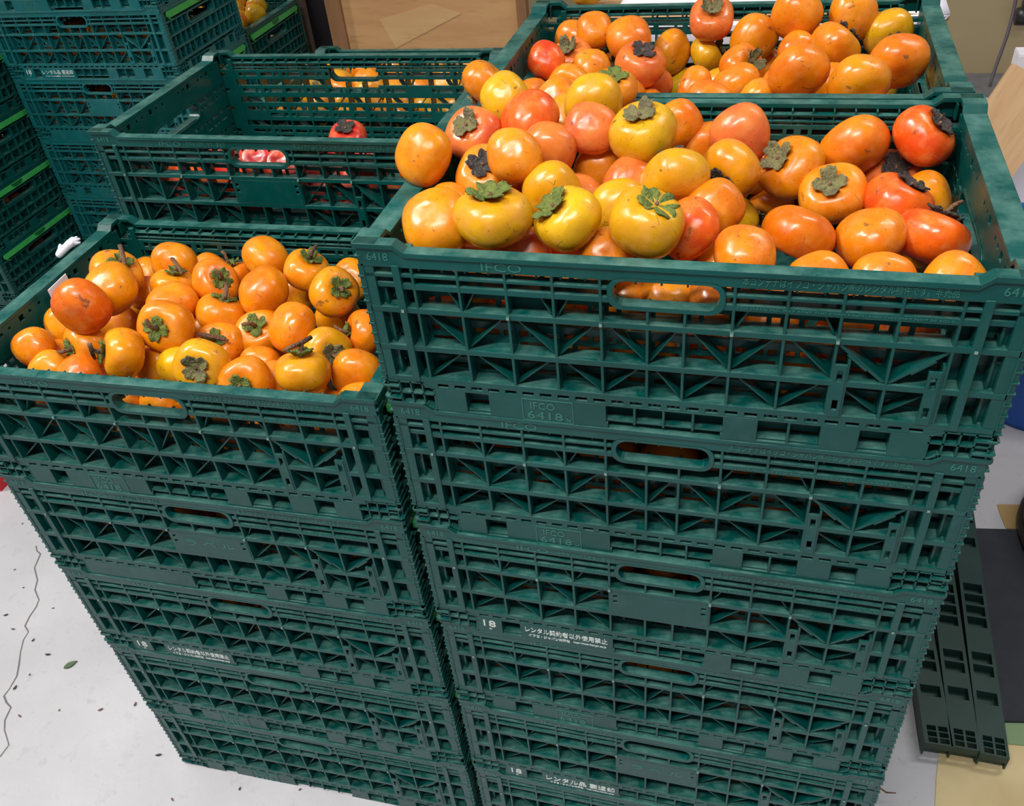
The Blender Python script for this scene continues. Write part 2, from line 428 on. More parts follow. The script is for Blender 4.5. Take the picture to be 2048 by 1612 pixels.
# ------------------------------------------------------------------ the stacks
XB, YB, YAW = -0.0138, -0.0020, 0.0217
ORD = ['first', 'second', 'third', 'fourth', 'fifth', 'sixth', 'seventh', 'eighth', 'ninth', 'tenth', 'eleventh', 'twelfth', 'thirteenth', 'fourteenth']
A_SPEC = [(False, 'label', False, 'N'), (False, 'label', False, 'H'), ('blank', 'rent', True, None), (False, 'label', False, None), (True, 'return', True, None), (False, 'label', False, None)]
A_LAB = ['green folding crate heaped with persimmons on top of the tall right front stack', 'green crate second from top of right front stack, directly under the heaped crate',
         'green crate with white long rental notice, third from top of right front stack', 'green crate fourth from top of right front stack, plain grid front',
         'green crate with raised centre label panel, fifth from top of right front stack', 'bottom green crate of the right front stack, cut by the photo edge']
for k in range(6):
    pn, sk, lf, sf = A_SPEC[k]
    crate(A_LAB[k], at_corner((0, .0005, .001, .0025, .004, .005)[k], (0, .001, -.001, .001, 0, 0)[k], (5-k)*H), 0, pn, sk, lf, suffix=sf)
B_SPEC = [(False, 'label', False), (True, 'plain', True), (False, 'rent', False), (False, 'label', False), (False, 'label', False)]
B_LAB = ['green folding crate full of small persimmons on top of the left front stack', 'green crate second from top of left front stack, with raised label panel',
         'green crate with worn rental notice, third from top of left front stack', 'green crate fourth from top of left front stack, plain grid front', 'bottom green crate of left front stack, standing on pale concrete']
cB, sB = math.cos(YAW), math.sin(YAW)
for k in range(5):
    dx = (-.001, -.002, 0, .002, .004)[k]
    crate(B_LAB[k], at_corner(XB+dx-.6*cB, YB-.6*sB, (4-k)*H, YAW), YAW, *B_SPEC[k])
for k in range(6):
    crate(['green crate of large persimmons topping the back right stack, behind the heaped crate'][0] if k == 0 else 'green crate hidden low in the back right stack',
          at_corner(-.008, .402, (5-k)*H), 0, letters=False, group=None if k == 0 else 'hidden crates of the back right stack')
for k in range(5):
    crate('half-empty green crate with a few red persimmons, behind the left front crate' if k == 0 else 'green crate hidden beneath the half-empty crate',
          at_corner(-.688, .475, 1.0684-(k+1)*H), 0, k == 0 and 'blank', 'label', k == 0, letters=k == 0, group=None if k == 0 else 'hidden crates under the half-empty crate')
for k in range(4):
    crate('green crate of yellow persimmons, seen through the back of the half-empty crate' if k == 0 else 'green crate hidden beneath the yellow persimmon crate',
          at_corner(-.668, .885, .945-(k+1)*H), 0, letters=False, group=None if k == 0 else 'hidden crates under the yellow persimmons')
F_SPEC = [(False, 'label', False), (False, 'return', False), ('blank', 'plain', False), (False, 'label', False), (False, 'plain', False), (False, 'label', False)]
F_LAB = ['highest green crate of the far left stack, cut by the top edge', 'green crate with white rental print on its foot, second in far left stack', 'green crate with plain centre panel, third from top of far left stack',
         'green crate fourth from top of far left stack, left of the half-empty crate', 'green crate fifth from top of far left stack, mostly hidden', 'bottom green crate of the far left stack, hidden']
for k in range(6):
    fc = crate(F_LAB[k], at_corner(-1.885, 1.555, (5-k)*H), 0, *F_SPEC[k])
    for ch in fc.children:                                          # the far stack's brighter light is put into a paler plastic colour
        if ch.name.split('.')[0] in ('base', 'long_wall', 'end_wall'): ch.material_slots[0].link = 'OBJECT'; ch.material_slots[0].material = LIT_GREEN
for k in range(4):
    crate('shaded dark crate holding persimmons, behind the far left stack' if k == 0 else 'shaded crate low behind the far left stack', at_corner(-1.905, 1.985, (3-k)*H), 0, letters=False,
          group=None if k == 0 else 'shaded crates behind the far left stack')
I_LAB = [f'green crate with bright green latch bar, {w} of the left-edge stack' for w in ('topmost', 'second from top', 'third from top', 'fourth from top', 'bottom one')]
for k in range(5):
    crate(I_LAB[k], at_corner(-2.512, 1.222, (4-k)*H*.885), 0, letters=False).scale.z = .885

# plastic pallets the two rear stacks stand on
PALLET = plain('pallet_plastic', lin(20, 52, 48), .45, lin(26, 62, 56), 14)
def pallet(label, x0, y0, z1):
    r = tag(obj('pallet', None, None, (x0+.3, y0+.2, 0)), label, 'pallet')
    for k in range(5):
        mb = MB(); mb.box(-.3, .3, -.2+k*.084, -.2+k*.084+.062, z1-.018, z1); obj('deck_board', mb.mesh('deck_board', PALLET), r)
    for k in range(3):
        mb = MB(); mb.box(-.3+k*.25, -.2+k*.25, -.198, .198, 0, z1-.018); obj('runner', mb.mesh('runner', PALLET), r)
pallet('dark green pallet under the half-empty crate stack', -.688, .475, 1.0684-5*H)
pallet('dark green pallet under the yellow persimmon stack', -.668, .885, .945-4*H)

# ------------------------------------------------------------------ persimmons
def m_skin():
    m, nt, b = nodes('persimmon_skin')
    oi = nt.nodes.new('ShaderNodeObjectInfo'); tc = nt.nodes.new('ShaderNodeTexCoord')
    add = nt.nodes.new('ShaderNodeVectorMath'); add.operation = 'ADD'
    sc = nt.nodes.new('ShaderNodeVectorMath'); sc.operation = 'SCALE'; sc.inputs['Scale'].default_value = 37.
    cmb = nt.nodes.new('ShaderNodeCombineXYZ')
    for k in range(3): nt.links.new(oi.outputs['Random'], cmb.inputs[k])
    nt.links.new(cmb.outputs[0], sc.inputs[0]); nt.links.new(tc.outputs['Object'], add.inputs[0]); nt.links.new(sc.outputs[0], add.inputs[1])
    V = add.outputs[0]
    hsv = nt.nodes.new('ShaderNodeHueSaturation'); hsv.inputs['Hue'].default_value = .508; hsv.inputs['Value'].default_value = 1.06
    nt.links.new(oi.outputs['Color'], hsv.inputs['Color'])
    hs2 = nt.nodes.new('ShaderNodeHueSaturation'); hs2.inputs['Hue'].default_value = .494; hs2.inputs['Value'].default_value = .93
    nt.links.new(oi.outputs['Color'], hs2.inputs['Color'])
    c = mixc(nt, ramp(nt, noise(nt, 1.1, 3, .5, vec=V), (.35, 0), (.65, 1)), hs2.outputs[0], hsv.outputs[0])
    # pale bloom
    c = mixc(nt, ramp(nt, noise(nt, 2.3, 5, .6, vec=V), (.50, 0), (.70, .42)), c, lin(226, 150, 82))
    # fine brown specks
    c = mixc(nt, ramp(nt, noise(nt, 17, 2, .5, vec=V), (.67, 0), (.73, .6)), c, lin(112, 58, 20))
    # dark bruises
    c = mixc(nt, ramp(nt, noise(nt, 1.9, 6, .68, vec=V), (.635, 0), (.67, .72)), c, lin(92, 62, 48))
    vn = nt.nodes.new('ShaderNodeTexVoronoi'); vn.feature = 'DISTANCE_TO_EDGE'; vn.inputs['Scale'].default_value = 1.3; nt.links.new(V, vn.inputs['Vector'])
    mk = nt.nodes.new('ShaderNodeMath'); mk.operation = 'MULTIPLY'
    nt.links.new(ramp(nt, vn.outputs['Distance'], (.004, .8), (.012, 0)), mk.inputs[0]); nt.links.new(ramp(nt, noise(nt, 2.6, 3, vec=V), (.60, 0), (.64, 1)), mk.inputs[1])
    c = mixc(nt, mk.outputs[0], c, lin(78, 44, 26))
    nt.links.new(c, b.inputs['Base Color'])
    nt.links.new(ramp(nt, noise(nt, 3, 4, vec=V), (.35, .20), (.7, .40)), b.inputs['Roughness'])
    b.inputs['Subsurface Weight'].default_value = .12; b.inputs['Subsurface Radius'].default_value = (1, .35, .08); b.inputs['Subsurface Scale'].default_value = .08
    b.inputs['Specular IOR Level'].default_value = .5
    bump(nt, b, noise(nt, 2.0, 1, vec=V), .05, .04)
    return m
SKIN = m_skin()
def leaf_mat(name, c1, c2, c3):
    m, nt, b = nodes(name)
    c = mixc(nt, ramp(nt, noise(nt, 2.2, 4), (.38, 0), (.62, 1)), c1, c2)
    c = mixc(nt, ramp(nt, noise(nt, 9, 4), (.55, 0), (.72, .7)), c, c3)
    nt.links.new(c, b.inputs['Base Color']); b.inputs['Roughness'].default_value = .65; bump(nt, b, noise(nt, 12, 4), .5, .03); return m
CAL = {'g': leaf_mat('calyx_green', lin(112, 124, 48), lin(84, 104, 44), lin(96, 88, 62)),
       'd': leaf_mat('calyx_dry', lin(126, 120, 76), lin(96, 88, 62), lin(84, 74, 70)),
       'k': leaf_mat('calyx_black', lin(62, 54, 50), lin(44, 38, 38), lin(108, 98, 88))}
TWIG = leaf_mat('twig_bark', lin(128, 92, 66), lin(104, 72, 52), lin(150, 120, 92))
def fruit_mesh(name, q, seed, nu=36, nv=22, groove=0.0, hol=.25):
    rnd = random.Random(seed); vs = []; fs = []
    a1, p1, a2, p2 = rnd.uniform(.02, .07), rnd.uniform(0, 6), rnd.uniform(.015, .05), rnd.uniform(0, 6)
    ph = rnd.uniform(0, 1.5)
    for j in range(nv+1):
        th = math.pi*j/nv
        for i in range(nu):
            f = 2*math.pi*i/nu
            s, c = math.sin(th), math.cos(th)
            rad = (abs(s)**2.3+abs(c)**2.3)**(-1/2.3)
            rad = 1+(rad-1)*.6
            R = rad*(1+.034*math.cos(4*(f-ph))*s + a1*math.cos(f-p1)*s + a2*math.cos(2*(f-p2))*s)
            if groove: R *= 1-groove*math.exp(-((math.atan2(math.sin(f-1), math.cos(f-1)))/.35)**2)*s
            z = c*q*rad*.97
            z -= hol*math.exp(-(th/.50)**2)              # hollow under the calyx
            z += .05*math.exp(-((math.pi-th)/.35)**2)    # blossom end
            vs.append((R*s*math.cos(f), R*s*math.sin(f), z))
    for j in range(nv):
        for i in range(nu):
            k = (i+1) % nu
            if j == 0: fs.append((0, nu+i, nu+k))
            elif j == nv-1: fs.append((j*nu+i, (j+1)*nu, j*nu+k))
            else: fs.append((j*nu+i, (j+1)*nu+i, (j+1)*nu+k, j*nu+k))
    me = bpy.data.meshes.new(name); me.from_pydata(vs, [], fs); me.materials.append(SKIN)
    me.polygons.foreach_set('use_smooth', [True]*len(me.polygons)); me.validate(); me.update(); return me
FR = [fruit_mesh('persimmon', q, s, groove=g) for q, s, g in ((.80, 1, 0), (.78, 2, 0), (.83, 3, .05), (.76, 4, 0), (.80, 5, .07), (.86, 6, 0), (.79, 7, .03))]
FR_LOW = [fruit_mesh('persimmon', .8, 20+k, 18, 11) for k in range(3)]
def top_height(rho, q=.8):
    best = q*.6
    th = 0.0
    while th < 1.3:
        s, c = math.sin(th), math.cos(th); rad = 1+((s**2.3+abs(c)**2.3)**(-1/2.3)-1)*.6
        if rad*s >= rho: return c*q*rad*.97-.25*math.exp(-(th/.50)**2)
        th += .02
    return best
def calyx_mesh(kind, seed):
    rnd = random.Random(seed*5+ord(kind)); n = 56; rings = 6; vs = []; fs = []
    lobes = [rnd.uniform(.85, 1.12) for _ in range(4)]; lift = [rnd.uniform(-.1, 1) for _ in range(4)]
    tip = {'g': .60, 'd': .50, 'k': .53}[kind]; amp = {'g': .16, 'd': .30, 'k': .10}[kind]
    for side in (0, 1):
        for j in range(rings+1):
            t = j/rings
            for i in range(n):
                f = 2*math.pi*i/n; q = int(((f+math.pi/4) % (2*math.pi))/(math.pi/2)) % 4
                cl = abs(math.cos(2*f)); g = ((f+math.pi/4) % (math.pi/2))-math.pi/4      # angle from the lobe's midline
                w = max(0, 1-(abs(g)/.785)**3.2)
                rho = (.30+(tip-.30)*lobes[q]*w)*(1+.06*math.sin(13*f+seed))
                rr = rho*t
                zz = top_height(min(rr, .75))+.055+amp*lift[q]*t**2*w+.03*math.sin(5*f+seed*2)*t+.03*math.sin(9*f+seed)*t*t
                zz += .10*t*t*abs(g)/.78*w
                vs.append((rr*math.cos(f), rr*math.sin(f), zz-(.04 if side else 0)))
    N = (rings+1)*n
    for j in range(rings):
        for i in range(n):
            k = (i+1) % n
            a = (j*n+i, (j+1)*n+i, (j+1)*n+k, j*n+k)
            if j == 0: a = (0, n+i, n+k)
            fs.append(a); fs.append(tuple(N+x for x in a[::-1]))
    for i in range(n):
        k = (i+1) % n; e = rings*n
        fs.append((e+i, N+e+i, N+e+k, e+k))
    me = bpy.data.meshes.new('calyx'); me.from_pydata(vs, [], fs); me.materials.append(CAL[kind])
    me.polygons.foreach_set('use_smooth', [True]*len(me.polygons)); me.validate(); me.update(); return me
CX = {k: [calyx_mesh(k, s) for s in (1, 2, 3)] for k in 'gdk'}
def tube(mb, pts, n=7):
    rings = []
    for k, (p, r) in enumerate(pts):
        p = Vector(p); a = Vector(pts[max(k-1, 0)][0]); b = Vector(pts[min(k+1, len(pts)-1)][0]); t = (b-a).normalized()
        u = t.orthogonal().normalized(); w = t.cross(u)
        if rings and u.dot(uold) < 0: u, w = -u, -w
        uold = u; s = len(mb.v); rings.append(s)
        mb.v += [tuple(p+(u*math.cos(2*math.pi*i/n)+w*math.sin(2*math.pi*i/n))*r) for i in range(n)]
    for a, b in zip(rings, rings[1:]):
        mb.f += [(a+i, a+(i+1)%n, b+(i+1)%n, b+i) for i in range(n)]
    mb.f.append(tuple(rings[0]+i for i in range(n))[::-1]); mb.f.append(tuple(rings[-1]+i for i in range(n)))
def stem_mesh(kind):
    mb = MB()
    if kind == 1: tube(mb, [((0, 0, .52), .10), ((.02, .02, .78), .075), ((.10, .06, .98), .07), ((.30, .10, 1.12), .06)])
    elif kind == 2:
        tube(mb, [((0, 0, .52), .10), ((0, 0, .80), .075), ((.02, 0, .95), .085)])
        tube(mb, [((-.62, .05, .83), .055), ((-.2, 0, .93), .075), ((.1, 0, .98), .085), ((.42, .02, 1.06), .075)])
    elif kind == 3:
        tube(mb, [((0, 0, .52), .09), ((.03, 0, .85), .07), ((.02, .03, 1.15), .065), ((.10, .03, 1.32), .075)])
    else: tube(mb, [((0, 0, .52), .06), ((0, 0, .67), .05)])
    return mb.mesh('stem', TWIG, smooth=True)
ST = {k: stem_mesh(k) for k in (0, 1, 2, 3)}
RGB = {'O': (222, 126, 14), 'Y': (208, 154, 14), 'R': (222, 84, 22), 'R2': (224, 88, 16), 'P': (214, 108, 46), 'D': (212, 112, 10), 'B': (228, 131, 10), 'B2': (224, 121, 10), 'P2': (224, 106, 16),
       'Y2': (218, 148, 14), 'S': (210, 48, 40), 'S2': (222, 84, 84)}
WORD = {'O': 'orange', 'Y': 'yellow', 'R': 'red-orange', 'R2': 'red', 'P': 'pinkish-orange', 'D': 'deep orange', 'B': 'orange', 'B2': 'deep orange', 'P2': 'reddish-orange', 'Y2': 'yellowish', 'S': 'red', 'S2': 'pink'}
import json
FRUIT = json.loads('''{"A":[[0.0622,0.0608,1.1624,0.036,"O",0.09,0.6,-0.8,"n",0],
[0.0556,0.1284,1.1435,0.029,"O",0.13,0.99,0.02,"d",0],
[0.1243,0.0591,1.1742,0.0372,"Y",0.01,-0.03,1.0,"g",0],
[0.1959,0.0647,1.1708,0.0343,"Y",-0.53,-0.27,0.8,"g",0],
[0.274,0.0584,1.1735,0.036,"Y",0.36,-0.06,0.93,"g",0],
[0.3079,0.1075,1.145,0.0312,"R",0.59,0.48,-0.64,"n",0],
[0.1643,0.1314,1.1629,0.0333,"Y",-0.0,1.0,-0.0,"d",0],
[0.086,0.1629,1.1678,0.0326,"O",0.1,-0.58,0.81,"k",0],
[0.0193,0.1614,1.1899,0.0332,"O",0.41,0.73,-0.55,"n",0],
[0.0557,0.229,1.184,0.0325,"P",-0.2,-0.59,0.78,"d",0],
[0.0556,0.3047,1.162,0.0291,"R",-0.2,0.45,-0.87,"n",0],
[0.0444,0.3199,1.208,0.029,"D",-0.66,-0.21,-0.72,"d",0],
[0.1153,0.2516,1.1919,0.0358,"R",0.6,0.16,-0.78,"n",0],
[0.177,0.3001,1.1932,0.0354,"Y",0.03,0.96,0.27,"d",0],
[0.1854,0.3866,1.1763,0.0306,"O",0.14,-0.18,0.97,"g",0],
[0.2451,0.223,1.1912,0.0365,"Y",-0.11,-0.22,0.97,"d",0],
[0.2699,0.3419,1.1543,0.029,"O",-0.01,0.99,-0.16,"n",0],
[0.2624,0.3424,1.1098,0.029,"O",-0.26,0.95,-0.16,"n",0],
[0.1466,0.2047,1.1761,0.0324,"P",-0.0,1.0,-0.0,"n",0],
[0.1956,0.2337,1.1421,0.0301,"D",0.11,0.95,-0.28,"n",0],
[0.1897,0.2293,1.1923,0.029,"P",-0.25,0.74,-0.63,"n",0],
[0.2349,0.1341,1.1465,0.0305,"Y",-0.15,0.94,-0.3,"n",0],
[0.2869,0.1692,1.1655,0.0352,"Y",-0.18,0.84,0.51,"k",0],
[0.2371,0.1863,1.1494,0.029,"P",-0.25,0.74,-0.63,"n",0],
[0.1266,0.1469,1.1971,0.029,"O",-0.25,0.74,-0.63,"n",0],
[0.0559,0.1324,1.094,0.029,"O",0.11,0.95,-0.28,"n",0],
[0.056,0.1725,1.0732,0.029,"R",-0.25,0.74,-0.63,"n",0],
[0.1481,0.0743,1.1248,0.029,"P",-0.25,0.74,-0.63,"n",0],
[0.2349,0.0595,1.1336,0.029,"O",-0.25,0.74,-0.63,"n",0],
[0.1209,0.3651,1.1704,0.029,"O",0.26,0.76,-0.59,"n",0],
[0.1378,0.324,1.1626,0.029,"O",-0.25,0.74,-0.63,"n",0],
[0.0775,0.2901,1.2034,0.029,"Y",-0.25,0.74,-0.63,"n",0],
[0.3377,0.2405,1.1404,0.0335,"O",-0.43,-0.89,-0.13,"k",0],
[0.4001,0.2851,1.1269,0.0367,"D",-0.62,-0.36,0.7,"d",0],
[0.3447,0.3111,1.1509,0.0357,"P",-0.13,0.99,-0.01,"n",0],
[0.3059,0.343,1.1278,0.029,"O",-0.26,0.95,-0.16,"n",0],
[0.3625,0.3443,1.0958,0.029,"O",-0.59,0.8,0.09,"k",0],
[0.4131,0.3429,1.1048,0.0298,"O",-0.54,0.29,-0.79,"n",0],
[0.4684,0.3328,1.1337,0.0384,"O",-0.46,0.71,0.53,"n",0],
[0.5382,0.335,1.1462,0.0349,"R2",0.63,-0.18,0.75,"k",0],
[0.4454,0.2431,1.1178,0.0353,"O",-0.21,-0.54,0.82,"d",0],
[0.5113,0.2311,1.1168,0.036,"R",0.44,0.12,0.89,"k",0],
[0.5148,0.3383,1.0939,0.0328,"P",0.07,-0.47,0.88,"k",0],
[0.5444,0.3427,1.0515,0.029,"O",0.18,0.48,-0.86,"n",0],
[0.5444,0.2723,1.1019,0.029,"O",-0.87,0.21,-0.44,"d",0],
[0.5382,0.1675,1.1129,0.0356,"R2",0.36,0.48,0.8,"k",1],
[0.4784,0.1559,1.1147,0.0356,"O",0.4,-0.12,-0.91,"n",0],
[0.4126,0.1497,1.1186,0.0355,"D",-0.36,-0.42,-0.84,"n",0],
[0.544,0.2595,1.0511,0.029,"O",0.41,0.73,-0.55,"n",0],
[0.3639,0.0633,1.1412,0.029,"O",-0.2,0.45,-0.87,"n",0],
[0.3422,0.2528,1.0772,0.029,"Y",-0.14,0.98,-0.16,"n",0],
[0.3847,0.3382,1.054,0.029,"O",-0.4,-0.82,-0.41,"d",0],
[0.4312,0.064,1.1187,0.029,"O",-0.25,0.74,-0.63,"n",0],
[0.4879,0.064,1.1226,0.029,"O",-0.25,0.74,-0.63,"n",0],
[0.544,0.064,1.1226,0.029,"O",-0.25,0.74,-0.63,"n",0],
[0.4844,0.3439,1.0517,0.029,"R",-0.25,0.74,-0.63,"n",0],
[0.4408,0.3447,1.0635,0.029,"O",-0.25,0.74,-0.63,"n",0],
[0.329,0.1493,1.1474,0.029,"O",-0.25,0.74,-0.63,"n",0],
[0.2986,0.3427,1.0838,0.029,"O",-0.25,0.74,-0.63,"n",0],
[0.2481,0.0739,1.0881,0.029,"O",-0.2,0.45,-0.87,"n",0],
[0.2963,0.0663,1.0928,0.029,"O",0.05,0.49,-0.87,"n",0],
[0.3434,0.0541,1.0974,0.029,"D",-0.2,0.45,-0.87,"n",0]],"Af":[[0.1818,0.1817,1.1267,0.0324,"P",-0.49,-0.77,0.4,"n",0],
[0.0904,0.2369,1.1311,0.0309,"D",-0.19,-0.25,0.95,"n",0],
[0.2732,0.2386,1.1338,0.0322,"D",-0.17,-0.09,0.98,"n",0],
[0.1902,0.3013,1.1274,0.034,"P",0.59,-0.24,-0.77,"n",0],
[0.0966,0.0566,1.1089,0.0315,"O",-0.95,0.12,-0.3,"n",0],
[0.1841,0.1169,1.1106,0.0325,"R2",-0.04,1.0,-0.09,"n",0],
[0.094,0.3007,1.11,0.0309,"O",0.53,0.84,-0.12,"n",0],
[0.1806,0.056,1.0912,0.031,"O",-0.03,-0.8,-0.59,"n",0],
[0.3398,0.1165,1.0917,0.0315,"O",0.77,-0.63,-0.02,"n",0],
[0.3927,0.0569,1.0683,0.0307,"O",-0.02,-0.3,0.95,"n",0],
[0.463,0.064,1.0671,0.0328,"D",-0.67,0.66,0.35,"n",0],
[0.5151,0.0557,1.0728,0.0306,"R2",0.33,-0.86,-0.4,"n",0],
[0.1226,0.1162,1.0742,0.0318,"O",0.81,-0.57,0.14,"n",0],
[0.4885,0.1161,1.0635,0.0313,"R2",0.33,-0.85,-0.41,"n",0],
[0.0599,0.0582,1.0494,0.0329,"P",0.13,-0.7,-0.71,"n",0],
[0.1196,0.0581,1.0445,0.0331,"O",0.3,-0.94,0.18,"n",0],
[0.2765,0.1167,1.0515,0.0351,"P",0.83,-0.1,-0.55,"n",0],
[0.3995,0.1185,1.0511,0.034,"O",0.12,-0.99,0.13,"n",0],
[0.2131,0.0585,1.0291,0.0335,"O",0.92,-0.08,-0.38,"n",0],
[0.2734,0.0579,1.0236,0.0329,"O",0.44,-0.87,0.23,"n",0],
[0.3378,0.06,1.0312,0.0312,"R2",-0.24,-0.95,-0.21,"n",0],
[0.1812,0.1199,1.0293,0.0319,"D",0.78,0.51,0.37,"n",0],
[0.4318,0.0582,1.0088,0.0332,"O",0.74,0.67,-0.11,"n",0],
[0.4847,0.0625,1.0116,0.031,"R2",-0.44,-0.88,-0.17,"n",0],
[0.3448,0.1182,1.0081,0.0349,"O",-0.15,0.13,-0.98,"n",0],
[0.4591,0.1172,1.0144,0.0314,"O",0.89,-0.45,0.0,"n",0]],"C":[[0.0652,0.7418,1.1218,0.0343,"O",0.15,0.97,0.2,"d",0],
[0.0715,0.68,1.117,0.0347,"P",-0.18,-0.48,0.86,"d",0],
[0.103,0.7129,1.1475,0.029,"O",-0.25,0.74,-0.63,"n",0],
[0.1564,0.7013,1.1392,0.0358,"O",-0.05,0.35,-0.94,"n",0],
[0.1872,0.6017,1.1349,0.0358,"P",0.28,-0.26,0.92,"k",0],
[0.1258,0.7466,1.0747,0.0308,"O",0.11,-0.68,0.73,"d",0],
[0.2177,0.7452,1.1046,0.0319,"O",-0.71,0.68,-0.16,"k",0],
[0.1795,0.7486,1.0587,0.03,"R",-0.25,0.74,-0.63,"n",0],
[0.2305,0.7449,1.0526,0.0311,"Y",0.62,0.36,-0.7,"d",0],
[0.2752,0.7412,1.1543,0.0349,"P",0.02,-0.54,0.84,"d",0],
[0.2716,0.7481,1.0982,0.0313,"Y",0.84,0.22,0.49,"d",0],
[0.3426,0.726,1.1313,0.0352,"O",-0.48,0.87,0.04,"n",0],
[0.3282,0.6419,1.1152,0.0345,"O",0.67,-0.49,0.56,"d",0],
[0.281,0.7495,1.0583,0.0296,"Y",-0.27,0.92,-0.29,"d",1],
[0.303,0.6753,1.0741,0.0331,"Y",-0.02,0.96,-0.29,"n",0],
[0.3978,0.7231,1.1618,0.0371,"O",0.25,0.9,0.35,"d",0],
[0.4754,0.7413,1.1563,0.0349,"O",-0.27,0.92,-0.29,"n",0],
[0.4533,0.6582,1.1398,0.0357,"O",0.61,0.4,0.69,"k",0],
[0.4035,0.5145,1.1523,0.0373,"O",-0.14,0.92,0.37,"n",0],
[0.3573,0.7479,1.0826,0.0302,"O",-0.25,0.74,-0.63,"n",0],
[0.529,0.7414,1.131,0.0348,"Y",-0.24,0.96,0.16,"n",0],
[0.5262,0.5462,1.1569,0.0374,"D",-0.19,0.89,0.42,"k",0],
[0.4893,0.7508,1.0517,0.0303,"Y",0.15,-0.26,0.95,"d",0],
[0.4782,0.4863,1.1503,0.0372,"O",-0.22,0.94,0.26,"n",0],
[0.5338,0.7481,1.0565,0.0297,"Y",-0.99,0.02,-0.14,"d",0],
[0.0461,0.7488,1.0518,0.0295,"O",0.25,0.94,-0.25,"d",0],
[0.0484,0.6167,1.1346,0.029,"R",-0.25,0.74,-0.63,"n",0],
[0.0856,0.7482,1.052,0.0297,"O",-0.81,0.58,-0.09,"d",0],
[0.197,0.6376,1.0874,0.0336,"P",-0.25,0.87,0.43,"d",0],
[0.3927,0.7497,1.0546,0.0302,"O",-0.25,0.74,-0.63,"n",0],
[0.4041,0.6797,1.126,0.029,"O",-0.25,0.74,-0.63,"n",0],
[0.4377,0.7496,1.0543,0.0299,"O",-0.25,0.74,-0.63,"n",0],
[0.4602,0.748,1.0932,0.0296,"R",-0.25,0.74,-0.63,"n",0],
[0.325,0.7513,1.0506,0.0301,"R",-0.25,0.74,-0.63,"n",0]],"Cf":[[0.3874,0.4662,1.1059,0.0314,"O",-0.86,-0.5,0.12,"n",0],
[0.5164,0.4648,1.1049,0.0342,"P",-0.35,-0.7,-0.62,"n",0],
[0.0501,0.5237,1.109,0.0328,"O",0.86,-0.33,0.4,"n",0],
[0.1077,0.5196,1.108,0.0349,"O",0.13,-0.97,-0.19,"n",0],
[0.1804,0.5253,1.1091,0.0342,"O",0.92,-0.31,-0.23,"n",0],
[0.2934,0.5207,1.1094,0.0351,"O",-0.37,-0.77,-0.51,"n",0],
[0.3601,0.5252,1.1074,0.0331,"O",0.47,-0.88,-0.09,"n",0],
[0.0839,0.5843,1.111,0.0319,"O",-0.08,-0.99,0.15,"n",0],
[0.2665,0.5888,1.105,0.0312,"O",-0.97,0.15,0.19,"n",0],
[0.3218,0.5822,1.1121,0.0344,"O",0.52,-0.28,-0.8,"n",0],
[0.385,0.5812,1.1071,0.0333,"D",0.81,-0.58,0.03,"n",0],
[0.453,0.5854,1.1056,0.0342,"D",-0.75,0.49,-0.44,"n",0],
[0.1107,0.6376,1.1132,0.0308,"O",-0.61,0.63,-0.48,"n",0],
[0.0525,0.4638,1.0902,0.0339,"O",0.21,-0.71,-0.67,"n",0],
[0.1168,0.4655,1.0911,0.0342,"O",-0.37,0.16,-0.92,"n",0],
[0.1725,0.4645,1.0877,0.0342,"O",0.61,-0.59,-0.53,"n",0],
[0.2354,0.4643,1.0887,0.0344,"P",0.42,-0.89,-0.15,"n",0],
[0.2976,0.4648,1.0969,0.0348,"D",-1.0,-0.02,-0.04,"n",0],
[0.4522,0.5297,1.0934,0.0308,"O",-0.69,-0.59,-0.42,"n",0],
[0.5104,0.5224,1.0907,0.0336,"D",0.46,-0.88,0.1,"n",0],
[0.5091,0.6403,1.09,0.0328,"P",0.83,-0.39,-0.4,"n",0],
[0.4498,0.4619,1.0706,0.0317,"O",0.09,0.58,0.81,"n",0],
[0.2354,0.5282,1.0695,0.0309,"O",0.62,0.77,-0.15,"n",0],
[0.1447,0.5806,1.0709,0.0322,"D",-0.58,-0.46,-0.67,"n",0],
[0.2004,0.5782,1.0744,0.0329,"O",0.97,-0.06,-0.24,"n",0],
[0.0556,0.6417,1.0742,0.0312,"D",0.43,-0.59,-0.68,"n",0],
[0.4192,0.6442,1.0711,0.0344,"D",0.56,-0.82,0.15,"n",0]],"B":[[-0.5039,0.2231,0.9693,0.0372,"B",0.59,-0.01,0.8,"g",2],
[-0.4736,0.1684,0.9788,0.0363,"B",0.03,0.59,-0.8,"n",0],
[-0.4686,0.1065,0.9918,0.0372,"P2",-0.25,0.97,-0.01,"n",0],
[-0.5561,0.1517,0.9286,0.0313,"B",-0.25,0.74,-0.63,"n",0],
[-0.5581,0.3349,0.8947,0.0287,"B",-0.25,0.74,-0.63,"n",0],
[-0.4505,0.2822,0.9518,0.034,"B",-0.25,0.97,-0.01,"n",0],
[-0.4228,0.2314,0.9489,0.0329,"B",0.26,0.31,0.91,"g",2],
[-0.4388,0.3374,0.9082,0.0295,"B",-0.25,0.74,-0.63,"n",0],
[-0.3685,0.2979,0.9272,0.0312,"B",-0.22,0.18,0.96,"g",2],
[-0.3585,0.2377,0.9546,0.0339,"B2",0.76,-0.23,0.6,"g",1],
[-0.3146,0.3093,0.9577,0.0342,"B",-0.57,-0.08,-0.82,"n",0],
[-0.2381,0.2857,0.9557,0.034,"B",0.45,0.07,0.89,"g",2],
[-0.2716,0.2231,0.9577,0.0357,"B",0.28,0.35,-0.89,"n",0],
[-0.2696,0.2952,0.9048,0.0294,"B",-0.25,0.74,-0.63,"n",0],
[-0.1603,0.2131,0.9688,0.0338,"B",0.7,-0.36,0.62,"g",1],
